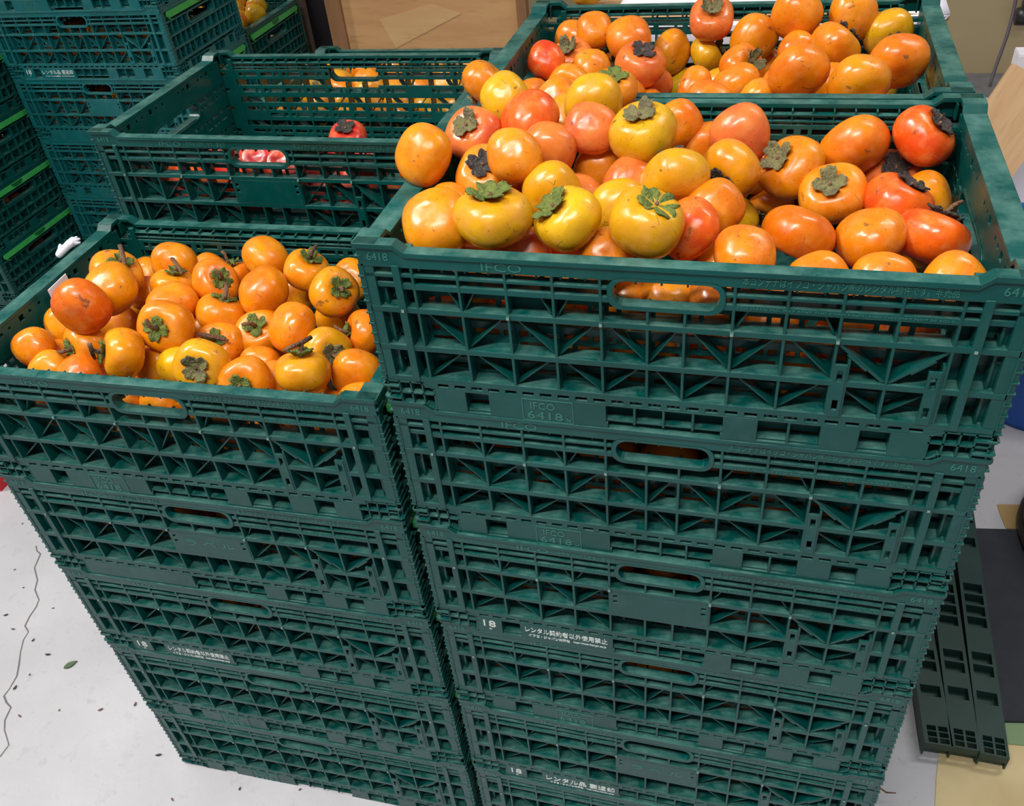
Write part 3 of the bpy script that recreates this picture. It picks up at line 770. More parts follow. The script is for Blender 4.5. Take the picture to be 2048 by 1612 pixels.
[-0.326,0.1879,0.9391,0.035,"B2",0.29,0.42,0.86,"g",2],
[-0.3897,0.1797,0.9561,0.0336,"B",-0.14,0.18,-0.97,"n",0],
[-0.2645,0.1753,0.9221,0.0345,"B2",0.14,-0.48,0.86,"g",1],
[-0.196,0.1519,0.9529,0.0337,"B",0.44,0.55,-0.71,"n",0],
[-0.1741,0.2304,0.917,0.0317,"B",-0.26,0.95,-0.16,"n",0],
[-0.113,0.1813,0.9306,0.0315,"B",-0.76,-0.51,0.4,"g",1],
[-0.3507,0.1067,0.9711,0.036,"B2",0.14,-0.87,0.48,"g",1],
[-0.5051,0.1922,0.9004,0.0291,"B",-0.25,0.74,-0.63,"n",0],
[-0.4843,0.0984,0.9342,0.0323,"B",-0.39,-0.88,0.26,"g",2],
[-0.3854,0.0575,0.9631,0.0347,"B",-0.72,-0.58,0.38,"g",2],
[-0.5582,0.1112,0.8964,0.0291,"B",0.66,0.19,-0.72,"d",0],
[-0.3757,0.0907,0.9193,0.0303,"B",0.13,0.78,-0.62,"n",0],
[-0.3201,0.0785,0.9251,0.0364,"Y2",-0.08,0.93,0.37,"n",0],
[-0.2742,0.0571,0.9547,0.0348,"Y2",0.27,-0.87,0.42,"d",0],
[-0.3052,0.1351,0.9246,0.0332,"B",0.21,-0.5,0.84,"g",2],
[-0.2199,0.0562,0.9332,0.0333,"B2",0.26,-0.84,0.47,"g",0],
[-0.1354,0.058,0.9576,0.0352,"Y2",-0.01,0.37,0.93,"g",2],
[-0.088,0.0953,0.9306,0.032,"B",-0.26,0.95,-0.16,"n",0],
[-0.1401,0.128,0.9341,0.0318,"Y2",0.71,-0.61,0.34,"d",2],
[-0.2385,0.1199,0.9099,0.0275,"B",-0.25,0.74,-0.63,"n",0],
[-0.2054,0.0929,0.907,0.0275,"B",-0.25,0.74,-0.63,"n",0],
[-0.5243,0.064,0.9162,0.0275,"B",-0.25,0.74,-0.63,"n",0],
[-0.5597,0.165,0.8624,0.0275,"B",-0.25,0.74,-0.63,"n",0],
[-0.5576,0.0866,0.9328,0.0275,"B",-0.25,0.74,-0.63,"n",0],
[-0.4884,0.2488,0.9214,0.0275,"B",-0.25,0.74,-0.63,"n",0],
[-0.5355,0.2723,0.8805,0.0278,"B",0.26,0.31,0.91,"g",0],
[-0.3736,0.1856,0.9117,0.0275,"B",-0.25,0.74,-0.63,"n",0],
[-0.2706,0.2092,0.8651,0.0275,"B",-0.25,0.74,-0.63,"n",0],
[-0.0682,0.0501,0.9222,0.0275,"B",-0.25,0.74,-0.63,"n",0],
[-0.191,0.3246,0.9213,0.0307,"B",-0.25,0.74,-0.63,"n",0],
[-0.422,0.0648,0.8811,0.0275,"B",-0.25,0.74,-0.63,"n",0],
[-0.3767,0.0717,0.8734,0.0275,"B2",-0.25,0.74,-0.63,"n",0]],"Bf":[[-0.474,0.0555,0.913,0.0322,"B2",0.23,0.57,-0.79,"n",0],
[-0.4139,0.2689,0.9114,0.0294,"B2",-0.15,-0.96,-0.24,"n",0],
[-0.2783,0.0559,0.8858,0.0317,"B",-0.9,0.42,0.13,"n",0],
[-0.1656,0.0555,0.8936,0.0287,"B2",-0.32,-0.9,-0.29,"n",0],
[-0.1095,0.0551,0.8965,0.0299,"B2",0.38,-0.51,0.77,"n",0],
[-0.5014,0.1079,0.8732,0.0301,"B2",0.66,-0.24,0.71,"n",0],
[-0.4397,0.1105,0.8758,0.0305,"B",0.98,-0.18,-0.11,"n",0],
[-0.3311,0.1105,0.8738,0.0284,"B",-0.76,0.65,-0.04,"n",0],
[-0.1639,0.1136,0.8744,0.031,"B",0.71,0.69,-0.12,"n",0],
[-0.5546,0.0552,0.8579,0.0322,"B",0.97,-0.24,-0.03,"n",0],
[-0.4957,0.0571,0.8544,0.0304,"B",-0.02,-0.19,0.98,"n",0],
[-0.3272,0.0557,0.8553,0.0321,"B",-0.82,-0.16,-0.55,"n",0],
[-0.2164,0.0555,0.8539,0.0306,"B2",0.51,0.18,-0.84,"n",0],
[-0.2528,0.1075,0.8507,0.0281,"B",0.21,-0.98,-0.04,"n",0],
[-0.0747,0.11,0.8556,0.0298,"B",-0.7,-0.68,-0.23,"n",0],
[-0.4129,0.0558,0.8374,0.028,"B",-0.11,-0.38,-0.92,"n",0],
[-0.1329,0.0574,0.8322,0.0291,"B",0.3,-0.94,0.14,"n",0],
[-0.0818,0.0537,0.8389,0.0281,"B2",-0.09,-0.69,0.72,"n",0],
[-0.5531,0.1106,0.8396,0.0281,"B",0.33,0.52,0.78,"n",0],
[-0.3851,0.113,0.8378,0.0302,"B",0.84,-0.45,-0.31,"n",0],
[-0.5502,0.06,0.8089,0.0281,"B",0.1,-0.59,-0.8,"n",0],
[-0.2741,0.0531,0.8165,0.03,"B",0.25,0.73,-0.64,"n",0],
[-0.468,0.1112,0.8161,0.0308,"B2",-0.19,-0.97,0.15,"n",0],
[-0.2985,0.1148,0.8168,0.0319,"B",-0.18,0.77,0.61,"n",0],
[-0.1953,0.1118,0.8192,0.0312,"B",0.6,-0.18,0.78,"n",0],
[-0.135,0.1117,0.8148,0.0321,"B",-0.97,0.16,0.17,"n",0]],"D":[[-0.2353,0.5414,0.9993,0.0336,"S",-0.16,0.7,0.69,"n",0],
[-0.3986,0.6031,0.9614,0.0347,"R2",0.16,-0.98,-0.14,"n",0],
[-0.59,0.5366,0.9393,0.0338,"S",0.67,-0.19,0.72,"n",0],
[-0.5262,0.5408,0.9429,0.0355,"R2",0.31,-0.73,-0.6,"n",0],
[-0.4606,0.5372,0.941,0.0334,"S",-0.47,-0.88,0.05,"n",0],
[-0.3312,0.5355,0.9409,0.0333,"S2",-0.77,0.64,0.0,"n",0],
[-0.2737,0.537,0.9479,0.0326,"S2",-0.17,-0.87,0.46,"n",0],
[-0.2033,0.5378,0.9424,0.0344,"R2",0.94,0.29,-0.15,"n",0],
[-0.6231,0.5924,0.9421,0.0338,"R2",-0.47,0.09,-0.88,"n",0],
[-0.5597,0.6012,0.9472,0.0352,"S",0.11,-0.97,0.21,"n",0],
[-0.4887,0.5998,0.9461,0.0332,"S",0.92,0.35,-0.15,"n",0],
[-0.2961,0.6001,0.9409,0.0369,"S",0.48,-0.69,0.55,"n",0],
[-0.1729,0.5962,0.9467,0.0333,"R2",-0.92,-0.39,-0.07,"n",0],
[-0.5921,0.6624,0.9381,0.034,"S2",0.52,-0.85,-0.0,"n",0],
[-0.3942,0.6599,0.9436,0.0348,"S",0.36,-0.57,-0.74,"n",0],
[-0.3351,0.659,0.9469,0.0334,"S",0.44,-0.89,-0.08,"n",0],
[-0.2761,0.6613,0.9468,0.0343,"S",-0.44,0.3,0.85,"n",0],
[-0.205,0.6632,0.939,0.0363,"R2",0.67,-0.05,-0.74,"n",0],
[-0.2987,0.6093,1.0134,0.033,"S",0.1,-0.3,0.9,"n",0],
[-0.4329,0.54,0.9997,0.0331,"S",0.1,-0.6,0.7,"n",0],
[-0.3903,0.54,0.9938,0.0331,"S",0.1,-0.6,0.7,"n",0],
[-0.3473,0.54,0.9985,0.0331,"S2",0.1,-0.6,0.7,"n",0]],"E":[[-0.5961,0.9484,0.904,0.0353,"B",0.01,-0.82,-0.58,"n",0],
[-0.5296,0.9455,0.9117,0.0326,"Y2",0.99,-0.07,-0.12,"n",0],
[-0.4671,0.9478,0.9124,0.0326,"Y2",-0.21,0.04,0.98,"n",0],
[-0.4039,0.9458,0.912,0.0331,"B",0.13,-0.41,-0.9,"n",0],
[-0.3355,0.9482,0.9079,0.0357,"B",-0.87,-0.38,-0.3,"n",0],
[-0.2674,0.9496,0.9091,0.0335,"Y2",0.51,-0.7,0.49,"n",0],
[-0.2086,0.9483,0.9106,0.0356,"Y2",0.92,-0.39,-0.06,"n",0],
[-0.1411,0.9479,0.9163,0.0374,"Y2",-0.76,-0.64,-0.16,"n",0],
[-0.5585,1.0115,0.9087,0.033,"Y2",-0.87,0.14,0.46,"n",0],
[-0.4949,1.0158,0.9081,0.0339,"Y2",0.33,-0.9,0.29,"n",0],
[-0.433,1.0165,0.909,0.0371,"Y2",0.7,0.41,0.59,"n",0],
[-0.3727,1.0109,0.9126,0.035,"Y",-0.2,-0.76,-0.62,"n",0],
[-0.3043,1.0044,0.913,0.0362,"Y",-0.18,0.46,0.87,"n",0],
[-0.2393,1.0095,0.9122,0.0329,"Y2",0.05,0.49,0.87,"n",0],
[-0.1711,1.012,0.9121,0.0352,"B",-0.56,0.65,-0.52,"n",0],
[-0.5942,1.0666,0.9124,0.0336,"Y",0.55,-0.3,0.78,"n",0],
[-0.5297,1.0712,0.9111,0.0371,"B",-0.31,-0.95,-0.1,"n",0],
[-0.4658,1.0756,0.9143,0.0366,"Y2",0.51,-0.86,-0.04,"n",0],
[-0.3974,1.0706,0.9088,0.0356,"Y2",-0.82,0.33,-0.46,"n",0],
[-0.2759,1.0717,0.9138,0.0338,"Y",-0.7,-0.19,0.69,"n",0],
[-0.205,1.0752,0.9078,0.0343,"Y",-0.02,0.14,0.99,"n",0],
[-0.1466,1.0737,0.9107,0.0327,"Y2",0.45,0.52,0.73,"n",0],
[-0.5643,1.14,0.9137,0.0353,"Y2",-0.16,-0.61,-0.78,"n",0],
[-0.4985,1.1356,0.9121,0.0345,"B",0.07,-0.71,0.7,"n",0],
[-0.4306,1.1365,0.9111,0.0366,"B",-0.3,-0.2,0.93,"n",0],
[-0.3679,1.1367,0.9011,0.0341,"B",-0.62,-0.25,-0.75,"n",0],
[-0.3078,1.1411,0.9112,0.0369,"Y2",-0.07,-0.77,0.63,"n",0],
[-0.2369,1.1381,0.9062,0.0356,"Y",0.14,-0.73,-0.67,"n",0],
[-0.1696,1.1377,0.9118,0.0357,"Y2",-0.67,-0.6,0.44,"n",0],
[-0.5983,1.1976,0.9127,0.033,"B",0.54,-0.52,0.66,"n",0],
[-0.5314,1.203,0.9077,0.0363,"B",-0.31,-0.88,-0.37,"n",0],
[-0.4589,1.2011,0.9157,0.0368,"B",-0.48,-0.75,0.45,"n",0],
[-0.3304,1.1957,0.9144,0.0333,"Y",0.31,0.18,0.93,"n",0],
[-0.2694,1.2004,0.9182,0.036,"Y2",0.66,0.66,0.35,"n",0],
[-0.2063,1.199,0.9133,0.0358,"Y2",0.35,-0.04,0.94,"n",0],
[-0.1431,1.2001,0.9116,0.0347,"B",0.55,-0.81,-0.23,"n",0],
[-0.3292,1.0709,0.8682,0.0365,"B",-0.14,-0.99,-0.03,"n",0],
[-0.4038,1.2,0.8709,0.0359,"B",-0.89,0.19,0.42,"n",0]],"H":[[-1.5686,2.0396,0.7759,0.0347,"Y",0.68,-0.71,-0.18,"n",0],
[-1.502,2.0448,0.7755,0.0373,"O",0.95,0.29,-0.1,"n",0],
[-1.44,2.0435,0.7772,0.0366,"O",0.45,-0.85,0.26,"n",0],
[-1.3685,2.0411,0.7772,0.0342,"Y",-0.78,-0.58,0.23,"n",0],
[-1.5944,2.1028,0.7723,0.0374,"O",-0.84,-0.53,-0.13,"n",0],
[-1.5305,2.1111,0.7732,0.0374,"Y",0.36,-0.12,-0.93,"n",0],
[-1.4676,2.1084,0.7775,0.0336,"O",-0.71,-0.7,0.06,"n",0],
[-1.3982,2.1052,0.7753,0.0347,"O",0.17,-0.83,-0.53,"n",0],
[-1.5644,2.1724,0.7673,0.0385,"Y",0.47,-0.73,0.49,"n",0],
[-1.4333,2.1755,0.767,0.0364,"Y",0.16,0.29,0.94,"n",0],
[-1.3678,2.1759,0.7743,0.0378,"Y",-0.86,0.39,0.32,"n",0],
[-1.5397,2.2346,0.7742,0.0361,"O",-0.21,-0.9,0.39,"n",0],
[-1.4689,2.2384,0.7723,0.0349,"Y",-0.8,-0.47,-0.38,"n",0],
[-1.4037,2.2388,0.7721,0.0339,"O",-0.02,-0.62,-0.78,"n",0],
[-1.5693,2.2974,0.7755,0.0357,"O",0.04,-1.0,0.05,"n",0],
[-1.5034,2.3003,0.7739,0.0367,"O",-0.68,0.41,0.61,"n",0],
[-1.4321,2.3033,0.7699,0.035,"Y",0.39,-0.88,-0.29,"n",0]],"I":[[-2.1824,1.2834,0.8575,0.0359,"B",-0.67,-0.62,-0.4,"n",0],
[-2.1162,1.2882,0.8589,0.0361,"B",-0.92,0.26,0.28,"n",0],
[-2.0461,1.284,0.8529,0.0368,"O",-0.39,-0.91,0.13,"n",0],
[-1.9804,1.2853,0.8494,0.0379,"B",-0.07,-0.83,-0.56,"n",0],
[-2.1457,1.3531,0.8537,0.0379,"O",0.3,-0.95,0.1,"n",0],
[-2.0777,1.3605,0.8533,0.0377,"O",0.24,-0.6,-0.77,"n",0],
[-2.0176,1.3491,0.8637,0.0346,"O",-0.43,0.24,0.87,"n",0],
[-2.1797,1.4132,0.8573,0.0357,"O",0.07,-0.73,-0.68,"n",0],
[-2.1157,1.4097,0.8483,0.0357,"B",0.1,-0.74,0.66,"n",0],
[-1.981,1.4127,0.8525,0.0384,"O",-0.22,-0.81,-0.54,"n",0],
[-2.1537,1.4754,0.8549,0.0366,"B",0.92,0.16,-0.36,"n",0],
[-2.0856,1.4821,0.8496,0.037,"O",0.84,0.33,0.42,"n",0],
[-2.0077,1.4768,0.8598,0.037,"B",-0.9,-0.42,-0.09,"n",0],
[-2.1131,1.5417,0.8548,0.0362,"B",-0.04,-0.54,0.84,"n",0],
[-2.0484,1.5495,0.8533,0.0374,"B",-0.29,-0.48,-0.83,"n",0],
[-1.9821,1.5444,0.8577,0.0369,"B",-0.32,-0.54,-0.78,"n",0]]}''')
nf = 0
def fruit(rec, label, group, low=False):
    global nf
    x, y, z, r, col, nx, ny, nz, cal, stem = rec
    rnd = random.Random(nf*7+3); nf += 1
    o = obj('persimmon', rnd.choice(FR_LOW if low else FR), None, (x, y, z), sc=r)
    o.rotation_mode = 'QUATERNION'
    o.rotation_quaternion = Vector((nx, ny, nz)).to_track_quat('Z', 'Y') @ Quaternion((0, 0, 1), rnd.uniform(0, 6.28))
    c = RGB[col]; j = rnd.uniform(-5, 5)
    o.color = lin(min(255, c[0]+j), min(255, max(0, c[1]+rnd.uniform(-9, 9))), max(0, c[2]+j))
    tag(o, label, 'persimmon', group)
    if cal != 'n':
        cx = obj('calyx', rnd.choice(CX[cal]), o); tag(cx, {'g': 'green leafy calyx', 'd': 'dry curled calyx', 'k': 'blackened calyx'}[cal])
        k = stem
        if k == 2 and rnd.random() < .4: k = 3
        st = obj('stem', ST[k], o)
        if col in ('B', 'B2', 'P2', 'Y2') and cal == 'g': cx.scale = (.8, .8, 1); st.scale = (1.12, 1.12, 1.05)
    return o
def pile(key, crate_words, group, per_row=8):
    L = sorted(FRUIT[key], key=lambda q: q[1]); nrow = max(1, round(len(L)/per_row)); rows = [L[i*len(L)//nrow:(i+1)*len(L)//nrow] for i in range(nrow)]
    for ri, row in enumerate(rows):
        rw = 'front row' if ri == 0 else ('back row' if ri == nrow-1 else ORD[ri]+' row')
        row.sort(key=lambda q: q[0])
        for ci, q in enumerate(row):
            pos = 'leftmost' if ci == 0 else ('rightmost' if ci == len(row)-1 else ORD[ci]+' from left')
            feat = {'g': ' with green calyx', 'd': ' with dry calyx', 'k': ' with black calyx', 'n': ''}[q[8]]
            if q[9] and q[8] != 'n': feat = ' with woody stem'
            fruit(q, f'{WORD[q[4]]} persimmon{feat}, {pos} in {rw}, {crate_words}', group)
pile('A', 'heaped crate', 'persimmons heaped on the right front crate')
pile('C', 'back right crate', 'persimmons in the back right crate', 7)
pile('B', 'left front crate', 'persimmons in the left front crate', 8)
for key, cw, gr in (('D', 'half-empty crate', 'soft red persimmons in the half-empty crate'), ('H', 'shaded crate', 'persimmons in the shaded crate'), ('I', 'leftmost stack', 'persimmons on the leftmost stack')):
    for q in FRUIT[key]:
        if random.random() < .35 and q[3] != .0331: q[8] = 'k'
    pile(key, cw, gr, 5)
for key, lab in (('Af', 'orange persimmon buried under the heap of the right front crate'), ('Cf', 'persimmon buried under the top layer of the back right crate'), ('Bf', 'orange persimmon buried under the top layer of the left front crate'),
                 ('E', 'yellow persimmon in the crate behind the half-empty crate')):
    for q in FRUIT[key]:
        if key == 'E' and random.random() < .35: q[8] = 'd'
        fruit(q, lab, lab.replace('persimmon', 'persimmons', 1), low=True)
# the fruit inside the closed lower crates, glimpsed through the slots
def bulk(boxes):
    rnd = random.Random(9); vs = []; fs = []
    src = FR_LOW[0]; V = [v.co.copy() for v in src.vertices]; P = [tuple(p.vertices) for p in src.polygons]
    for (x0, x1, y0, y1, z0, z1, yaw, ox, oy) in boxes:
        z = z0+.03; lay = 0
        while z < z1-.02:
            y = y0+.036; rowi = 0
            while y < y1-.03:
                x = x0+.036+(.03 if (lay+rowi) % 2 else 0)
                while x < x1-.03:
                    r = rnd.uniform(.031, .036); q = Quaternion((rnd.gauss(0,1), rnd.gauss(0,1), rnd.gauss(0,1), rnd.gauss(0,1))).normalized()
                    c = Vector((x+rnd.gauss(0,.003), y+rnd.gauss(0,.003), z)); n = len(vs)
                    c = Vector((ox+c.x*math.cos(yaw)-c.y*math.sin(yaw), oy+c.x*math.sin(yaw)+c.y*math.cos(yaw), c.z))
                    vs += [tuple(c+(q@v)*r) for v in V]; fs += [tuple(n+i for i in f) for f in P]; x += .068
                y += .066; rowi += 1
            z += .052; lay += 1
    me = bpy.data.meshes.new('persimmon_fill'); me.from_pydata(vs, [], fs); me.materials.append(SKIN_S)
    me.polygons.foreach_set('use_smooth', [True]*len(me.polygons)); me.update(); return me
SKIN_S = plain('stacked_skin', lin(232, 108, 14), .35, lin(236, 138, 18), 22)
bx = [(.03, .57, .026, .17, (5-k)*H+.018, (5-k)*H+.17, 0, 0, 0) for k in range(1, 6)]
bx += [(.03-.6, -.03, .026, .17, (4-k)*H+.018, (4-k)*H+.17, YAW, XB, YB) for k in range(1, 5)]
bx += [(-1.855, -1.315, 1.581, 1.72, (5-k)*H+.018, (5-k)*H+.15, 0, 0, 0) for k in range(0, 5)]
bx += [(-2.2, -1.945, 1.25, 1.58, (4-k)*H*.885+.018, (4-k)*H*.885+.13, 0, 0, 0) for k in range(1, 4)]
tag(obj('persimmon_fill', bulk(bx)), 'orange persimmons glimpsed through the slots of the stacked lower crates', 'persimmons', kind='stuff')

# ------------------------------------------------------------------ things around the stacks
# framed plywood board behind
def m_wood(name, c1, c2, c3, axis=(1, 8, 8), sc=3):
    m, nt, b = nodes(name); tc = nt.nodes.new('ShaderNodeTexCoord'); mp = nt.nodes.new('ShaderNodeMapping'); mp.inputs['Scale'].default_value = axis
    nt.links.new(tc.outputs['Object'], mp.inputs[0])
    c = mixc(nt, ramp(nt, noise(nt, sc, 5, .6, vec=mp.outputs[0]), (.35, 0), (.65, 1)), c1, c2)
    c = mixc(nt, ramp(nt, noise(nt, sc*3.5, 4, .6, vec=mp.outputs[0]), (.55, 0), (.7, .5)), c, c3)
    nt.links.new(c, b.inputs['Base Color']); b.inputs['Roughness'].default_value = .55; return m
PLY = m_wood('plywood', lin(206, 160, 108), lin(192, 142, 96), lin(176, 124, 82), (1, 1, 7), 2.5)
FRM = m_wood('frame_wood', lin(150, 108, 74), lin(134, 94, 62), lin(120, 82, 54), (7, 7, 1), 3)
YB2 = 2.2
xa, xb_, xc, xd = (pix(658, 50, Y=YB2).x, pix(688, 50, Y=YB2).x, pix(1035, 50, Y=YB2).x, pix(1054, 50, Y=YB2).x)
r = tag(obj('plywood_partition', None, None, ((xa+xd)/2, YB2, 0)), 'large framed plywood panel standing behind the half-empty crate', 'panel'); ox = (xa+xd)/2
for nm, a, b2, z0, z1, y0, y1, mt in (('plywood_sheet', xb_, xc, .06, 1.45, .012, .024, PLY), ('frame_stile', xa, xb_, 0, 1.5, 0, .04, FRM), ('frame_stile', xc, xd, 0, 1.5, 0, .04, FRM),
                                  ('frame_rail', xb_, xc, 0, .06, 0, .04, FRM), ('frame_rail', xb_, xc, 1.45, 1.5, 0, .04, FRM)):
    mb = MB(); mb.box(a-ox, b2-ox, y0, y1, z0, z1); obj(nm, mb.mesh(nm, mt), r)
# pale triangular repair sheet glued on the plywood
T3 = [pix(x, y, Y=YB2+.011) for x, y in ((861, 6), (924, 27), (800, 92), (855, 92), (760, 60))]
tp = [pix(x, y, Y=YB2+.011) for x, y in ((862, 8), (922, 27), (792, 96), (760, 40))]
mb = MB(); mb.prism([(q.x-ox, -q.z) for q in tp], .0105, .0125)
obj('veneer_patch', mb.mesh('veneer_patch', m_wood('veneer', lin(212, 172, 120), lin(202, 158, 108), lin(190, 146, 98), (1, 1, 7), 2.5)), r)
# dark steel rack upright and cabinet side left of the panel
mb = MB(); a, b2 = pix(598, 60, Y=2.5).x, pix(616, 60, Y=2.5).x
mb.box(a, b2, 2.5, 2.53, 0, 1.5); mb.box(a, a+.006, 2.47, 2.5, 0, 1.5)
rk = tag(obj('rack_upright', mb.mesh('rack_upright', plain('rack_paint', lin(112, 96, 84), .45, lin(96, 82, 72), 30))), 'thin brown-grey rack upright left of the plywood panel', 'rack')
mb = MB(); q = pix(607, 71, Y=2.469); mb.box(q.x-.006, q.x+.006, 2.4685, 2.4695, q.z-.02, q.z+.02); obj('sticker', mb.mesh('sticker', PRINT), rk)
mb = MB(); a, b2 = pix(616, 60, Y=2.6).x, pix(664, 60, Y=2.6).x
mb.box(a+.004, b2+.06, 2.6, 2.95, 0, 1.5); mb.box(a+.004, a+.03, 2.592, 2.6, 0, 1.5)
tag(obj('cabinet', mb.mesh('cabinet', plain('cabinet_black', lin(40, 36, 42), .6))), 'narrow black cabinet between rack upright and plywood panel', 'cabinet')
CARD = m_wood('cardboard', lin(184, 146, 104), lin(172, 134, 94), lin(160, 122, 86), (1, 12, 12), 4)
def carton(label, x0, x1, y0, y1, z0, z1, m=None, name='carton'):
    m = m or CARD; r = tag(obj(name, None, None, ((x0+x1)/2, (y0+y1)/2, z0)), label, 'box'); w, d, h = (x1-x0)/2, (y1-y0)/2, z1-z0
    mb = MB(); t = .004
    mb.box(-w, w, -d, -d+t, 0, h); mb.box(-w, w, d-t, d, 0, h); mb.box(-w, -w+t, -d+t, d-t, 0, h); mb.box(w-t, w, -d+t, d-t, 0, h); mb.box(-w+t, w-t, -d+t, d-t, 0, t)
    obj('body', mb.mesh('body', m), r)
    for s in (-1, 1):
        mb = MB(); mb.box(-w+.001, w-.001, min(s*.001, s*(d-.001)), max(s*.001, s*(d-.001)), h, h+t); obj('flap', mb.mesh('flap', m), r)
    return r
q = pix(565, 14, Y=2.62)
carton('grey-brown carton in the shadow above the dark crate', -1.78, -1.43, 2.45, 2.8, q.z, q.z+.25, plain('grey_card', lin(120, 100, 90), .8))
mb = MB(); mb.box(-1.8, -1.42, 2.44, 2.82, q.z-.02, q.z); [mb.box(x, x+.03, y, y+.03, 0, q.z-.02) for x in (-1.8, -1.45) for y in (2.44, 2.79)]
tag(obj('shelf', mb.mesh('shelf', plain('shelf_dark', lin(48, 42, 42), .6))), 'dark shelf carrying the grey-brown carton', 'shelf')
# carton with white paper behind the back right crate
carton('tall carton behind the back right crate, white paper on top', .04, .640, .95, 1.30, 0, 1.092)
PAPER = plain('white_paper', lin(232, 228, 240), .8)
def sheet(name, quads, m):
    vs = []; fs = []
    for row in quads: vs += row
    w = len(quads[0]); hgt = len(quads)
    n = len(vs); vs = [Vector(v) for v in vs]; vs2 = vs+[v-Vector((0, 0, .0015)) for v in vs]
    for j in range(hgt-1):
        for i in range(w-1):
            a = (j*w+i, j*w+i+1, (j+1)*w+i+1, (j+1)*w+i); fs.append(a); fs.append(tuple(n+k for k in a[::-1]))
    rim = [i for i in range(w)] + [j*w+w-1 for j in range(1, hgt)] + [(hgt-1)*w+i for i in range(w-2, -1, -1)] + [j*w for j in range(hgt-2, 0, -1)]
    for a, b in zip(rim, rim[1:]+rim[:1]): fs.append((b, a, n+a, n+b))
    me = bpy.data.meshes.new(name); me.from_pydata([tuple(v) for v in vs2], [], fs); me.materials.append(m); me.polygons.foreach_set('use_smooth', [True]*len(me.polygons)); me.update(); return me
rows = []
for j in range(9):
    row = []
    for i in range(15):
        x = .09+.55*i/14; t = j/8
        if t < .6: y, z = 1.25-.302*t/.6, 1.1005+.003*math.sin(i*1.3+j)
        else: y, z = .944-.004*math.sin(i*.9)**2, 1.098-.17*(t-.6)/.4*(1 if i < 12 else max(.0, (14-i)/3))
        row.append((x, y, max(z, 1.1 if t < .6 else 0)))
    rows.append(row)
tag(obj('paper_sheet', sheet('paper_sheet', rows, PAPER)), 'white paper sheet draped over the tall carton', 'paper')
q = pix(1176, 14, Y=1.02)
fruit([q.x, 1.02, 1.1035+.024, .03, 'Y', .1, -.5, .8, 'n', 0], 'pale persimmon lying on the white paper behind the back right crate', None)
# leaning board, white foam box
d0 = pix(2024, 127, Y=2.02); d1 = pix(2098, 246, Y=1.96)
e = pix(1853, 382, Y=1.86); dirv = (e-d0)
k = (d0.z-.004)/(-dirv.z); p0 = d0+dirv*k; p1 = d1+(p0-d0)
if p1.z < 0: p0 -= (p0-d0)*((-p1.z+.003)/(d0.z-p0.z)); p1 = d1+(p0-d0)
nrm = (d1-d0).cross(p0-d0).normalized(); nrm = nrm if nrm.y < 0 else -nrm
cen = (d0+d1+p0+p1)/4; mb = MB(); qs = [d0-cen, d1-cen, p1-cen, p0-cen]
fx = (p0-d0).normalized(); fy = (d1-d0); fy = (fy-fx*fy.dot(fx)).normalized(); fz = fx.cross(fy)
RM = Matrix((fx, fy, fz)).transposed(); L1 = (p0-d0).length; W1 = (d1-d0).dot(fy)
mb.box(0, L1, 0, W1, -.009, .009)
lb = obj('leaning_board', mb.mesh('leaning_board', m_wood('pale_wood', lin(206, 170, 128), lin(196, 156, 112), lin(182, 140, 96), (1, 9, 9), 3)))
MW = RM.to_4x4(); MW.translation = d0; lb.matrix_world = MW
tag(lb, 'pale wooden board leaning at the right beside the heaped crates', 'board')
FQ = pix(2030, 97, Y=2.2)
carton('white foam box behind the leaning board at the right edge', FQ.x, FQ.x+.7, 2.13, 2.2, 0, FQ.z, plain('white_foam', lin(226, 222, 230), .8), 'foam_box')
# cable on the wall, black castor
mb = MB(); pts = []
for k in range(15):
    t = k/14; q = pix(2032-50*t+3*math.sin(t*5), -2+176*t, Y=3.45-.12*t); pts.append(((q.x, q.y, max(q.z, .016)), .007))
top = Vector(pts[0][0]); pts = [((top.x+.25, 3.7, 1.6), .007), ((top.x+.10, 3.55, .9), .007)] + pts
tag(obj('cable', (tube(mb, pts), mb.mesh('cable', plain('cable_grey', lin(84, 74, 84), .5), smooth=True))[1]), 'grey cable hanging down in front of the beige wall', 'cable')
q = pix(2047, 34, Y=3.72)
BLK = plain('black_steel', lin(34, 30, 34), .4)
r = tag(obj('wall_lever', None, None, (q.x, 3.79, q.z)), 'black lever with round knob fixed to the beige wall at top right edge', 'lever')
mb = MB(); mb.box(-.014, .034, -.075, -.045, 0, .55); obj('arm', mb.mesh('arm', BLK), r)
mb = MB(); tube(mb, [((-.028, -.06, 0), .036), ((.028, -.06, 0), .038)], 16); obj('knob', mb.mesh('knob', BLK, smooth=True), r)
mb = MB(); mb.box(-.03, .05, -.045, -.0, .40, .60); obj('bracket', mb.mesh('bracket', BLK), r)
# blue bucket
def lathe(name, prof, m, n=40, inner=True):
    mb = MB()
    for (rr, z) in prof:
        mb.v += [(rr*math.cos(2*math.pi*i/n), rr*math.sin(2*math.pi*i/n), z) for i in range(n)]
    for j in range(len(prof)-1):
        mb.f += [(j*n+i, j*n+(i+1)%n, (j+1)*n+(i+1)%n, (j+1)*n+i) for i in range(n)]
    mb.f.append(tuple(range(n))[::-1]); mb.f.append(tuple((len(prof)-1)*n+i for i in range(n)))
    return mb.mesh(name, m, smooth=True)
BLUE = plain('blue_plastic', lin(0, 84, 178), .4)
r = tag(obj('bucket', None, None, (1.14, 1.43, 0)), 'bright blue plastic tub on the floor behind the right stack', 'tub')
obj('body', lathe('body', [(.20, 0), (.205, .02), (.235, .40), (.25, .402), (.25, .425), (.232, .425), (.2, .03), (.0001, .03)], BLUE), r)
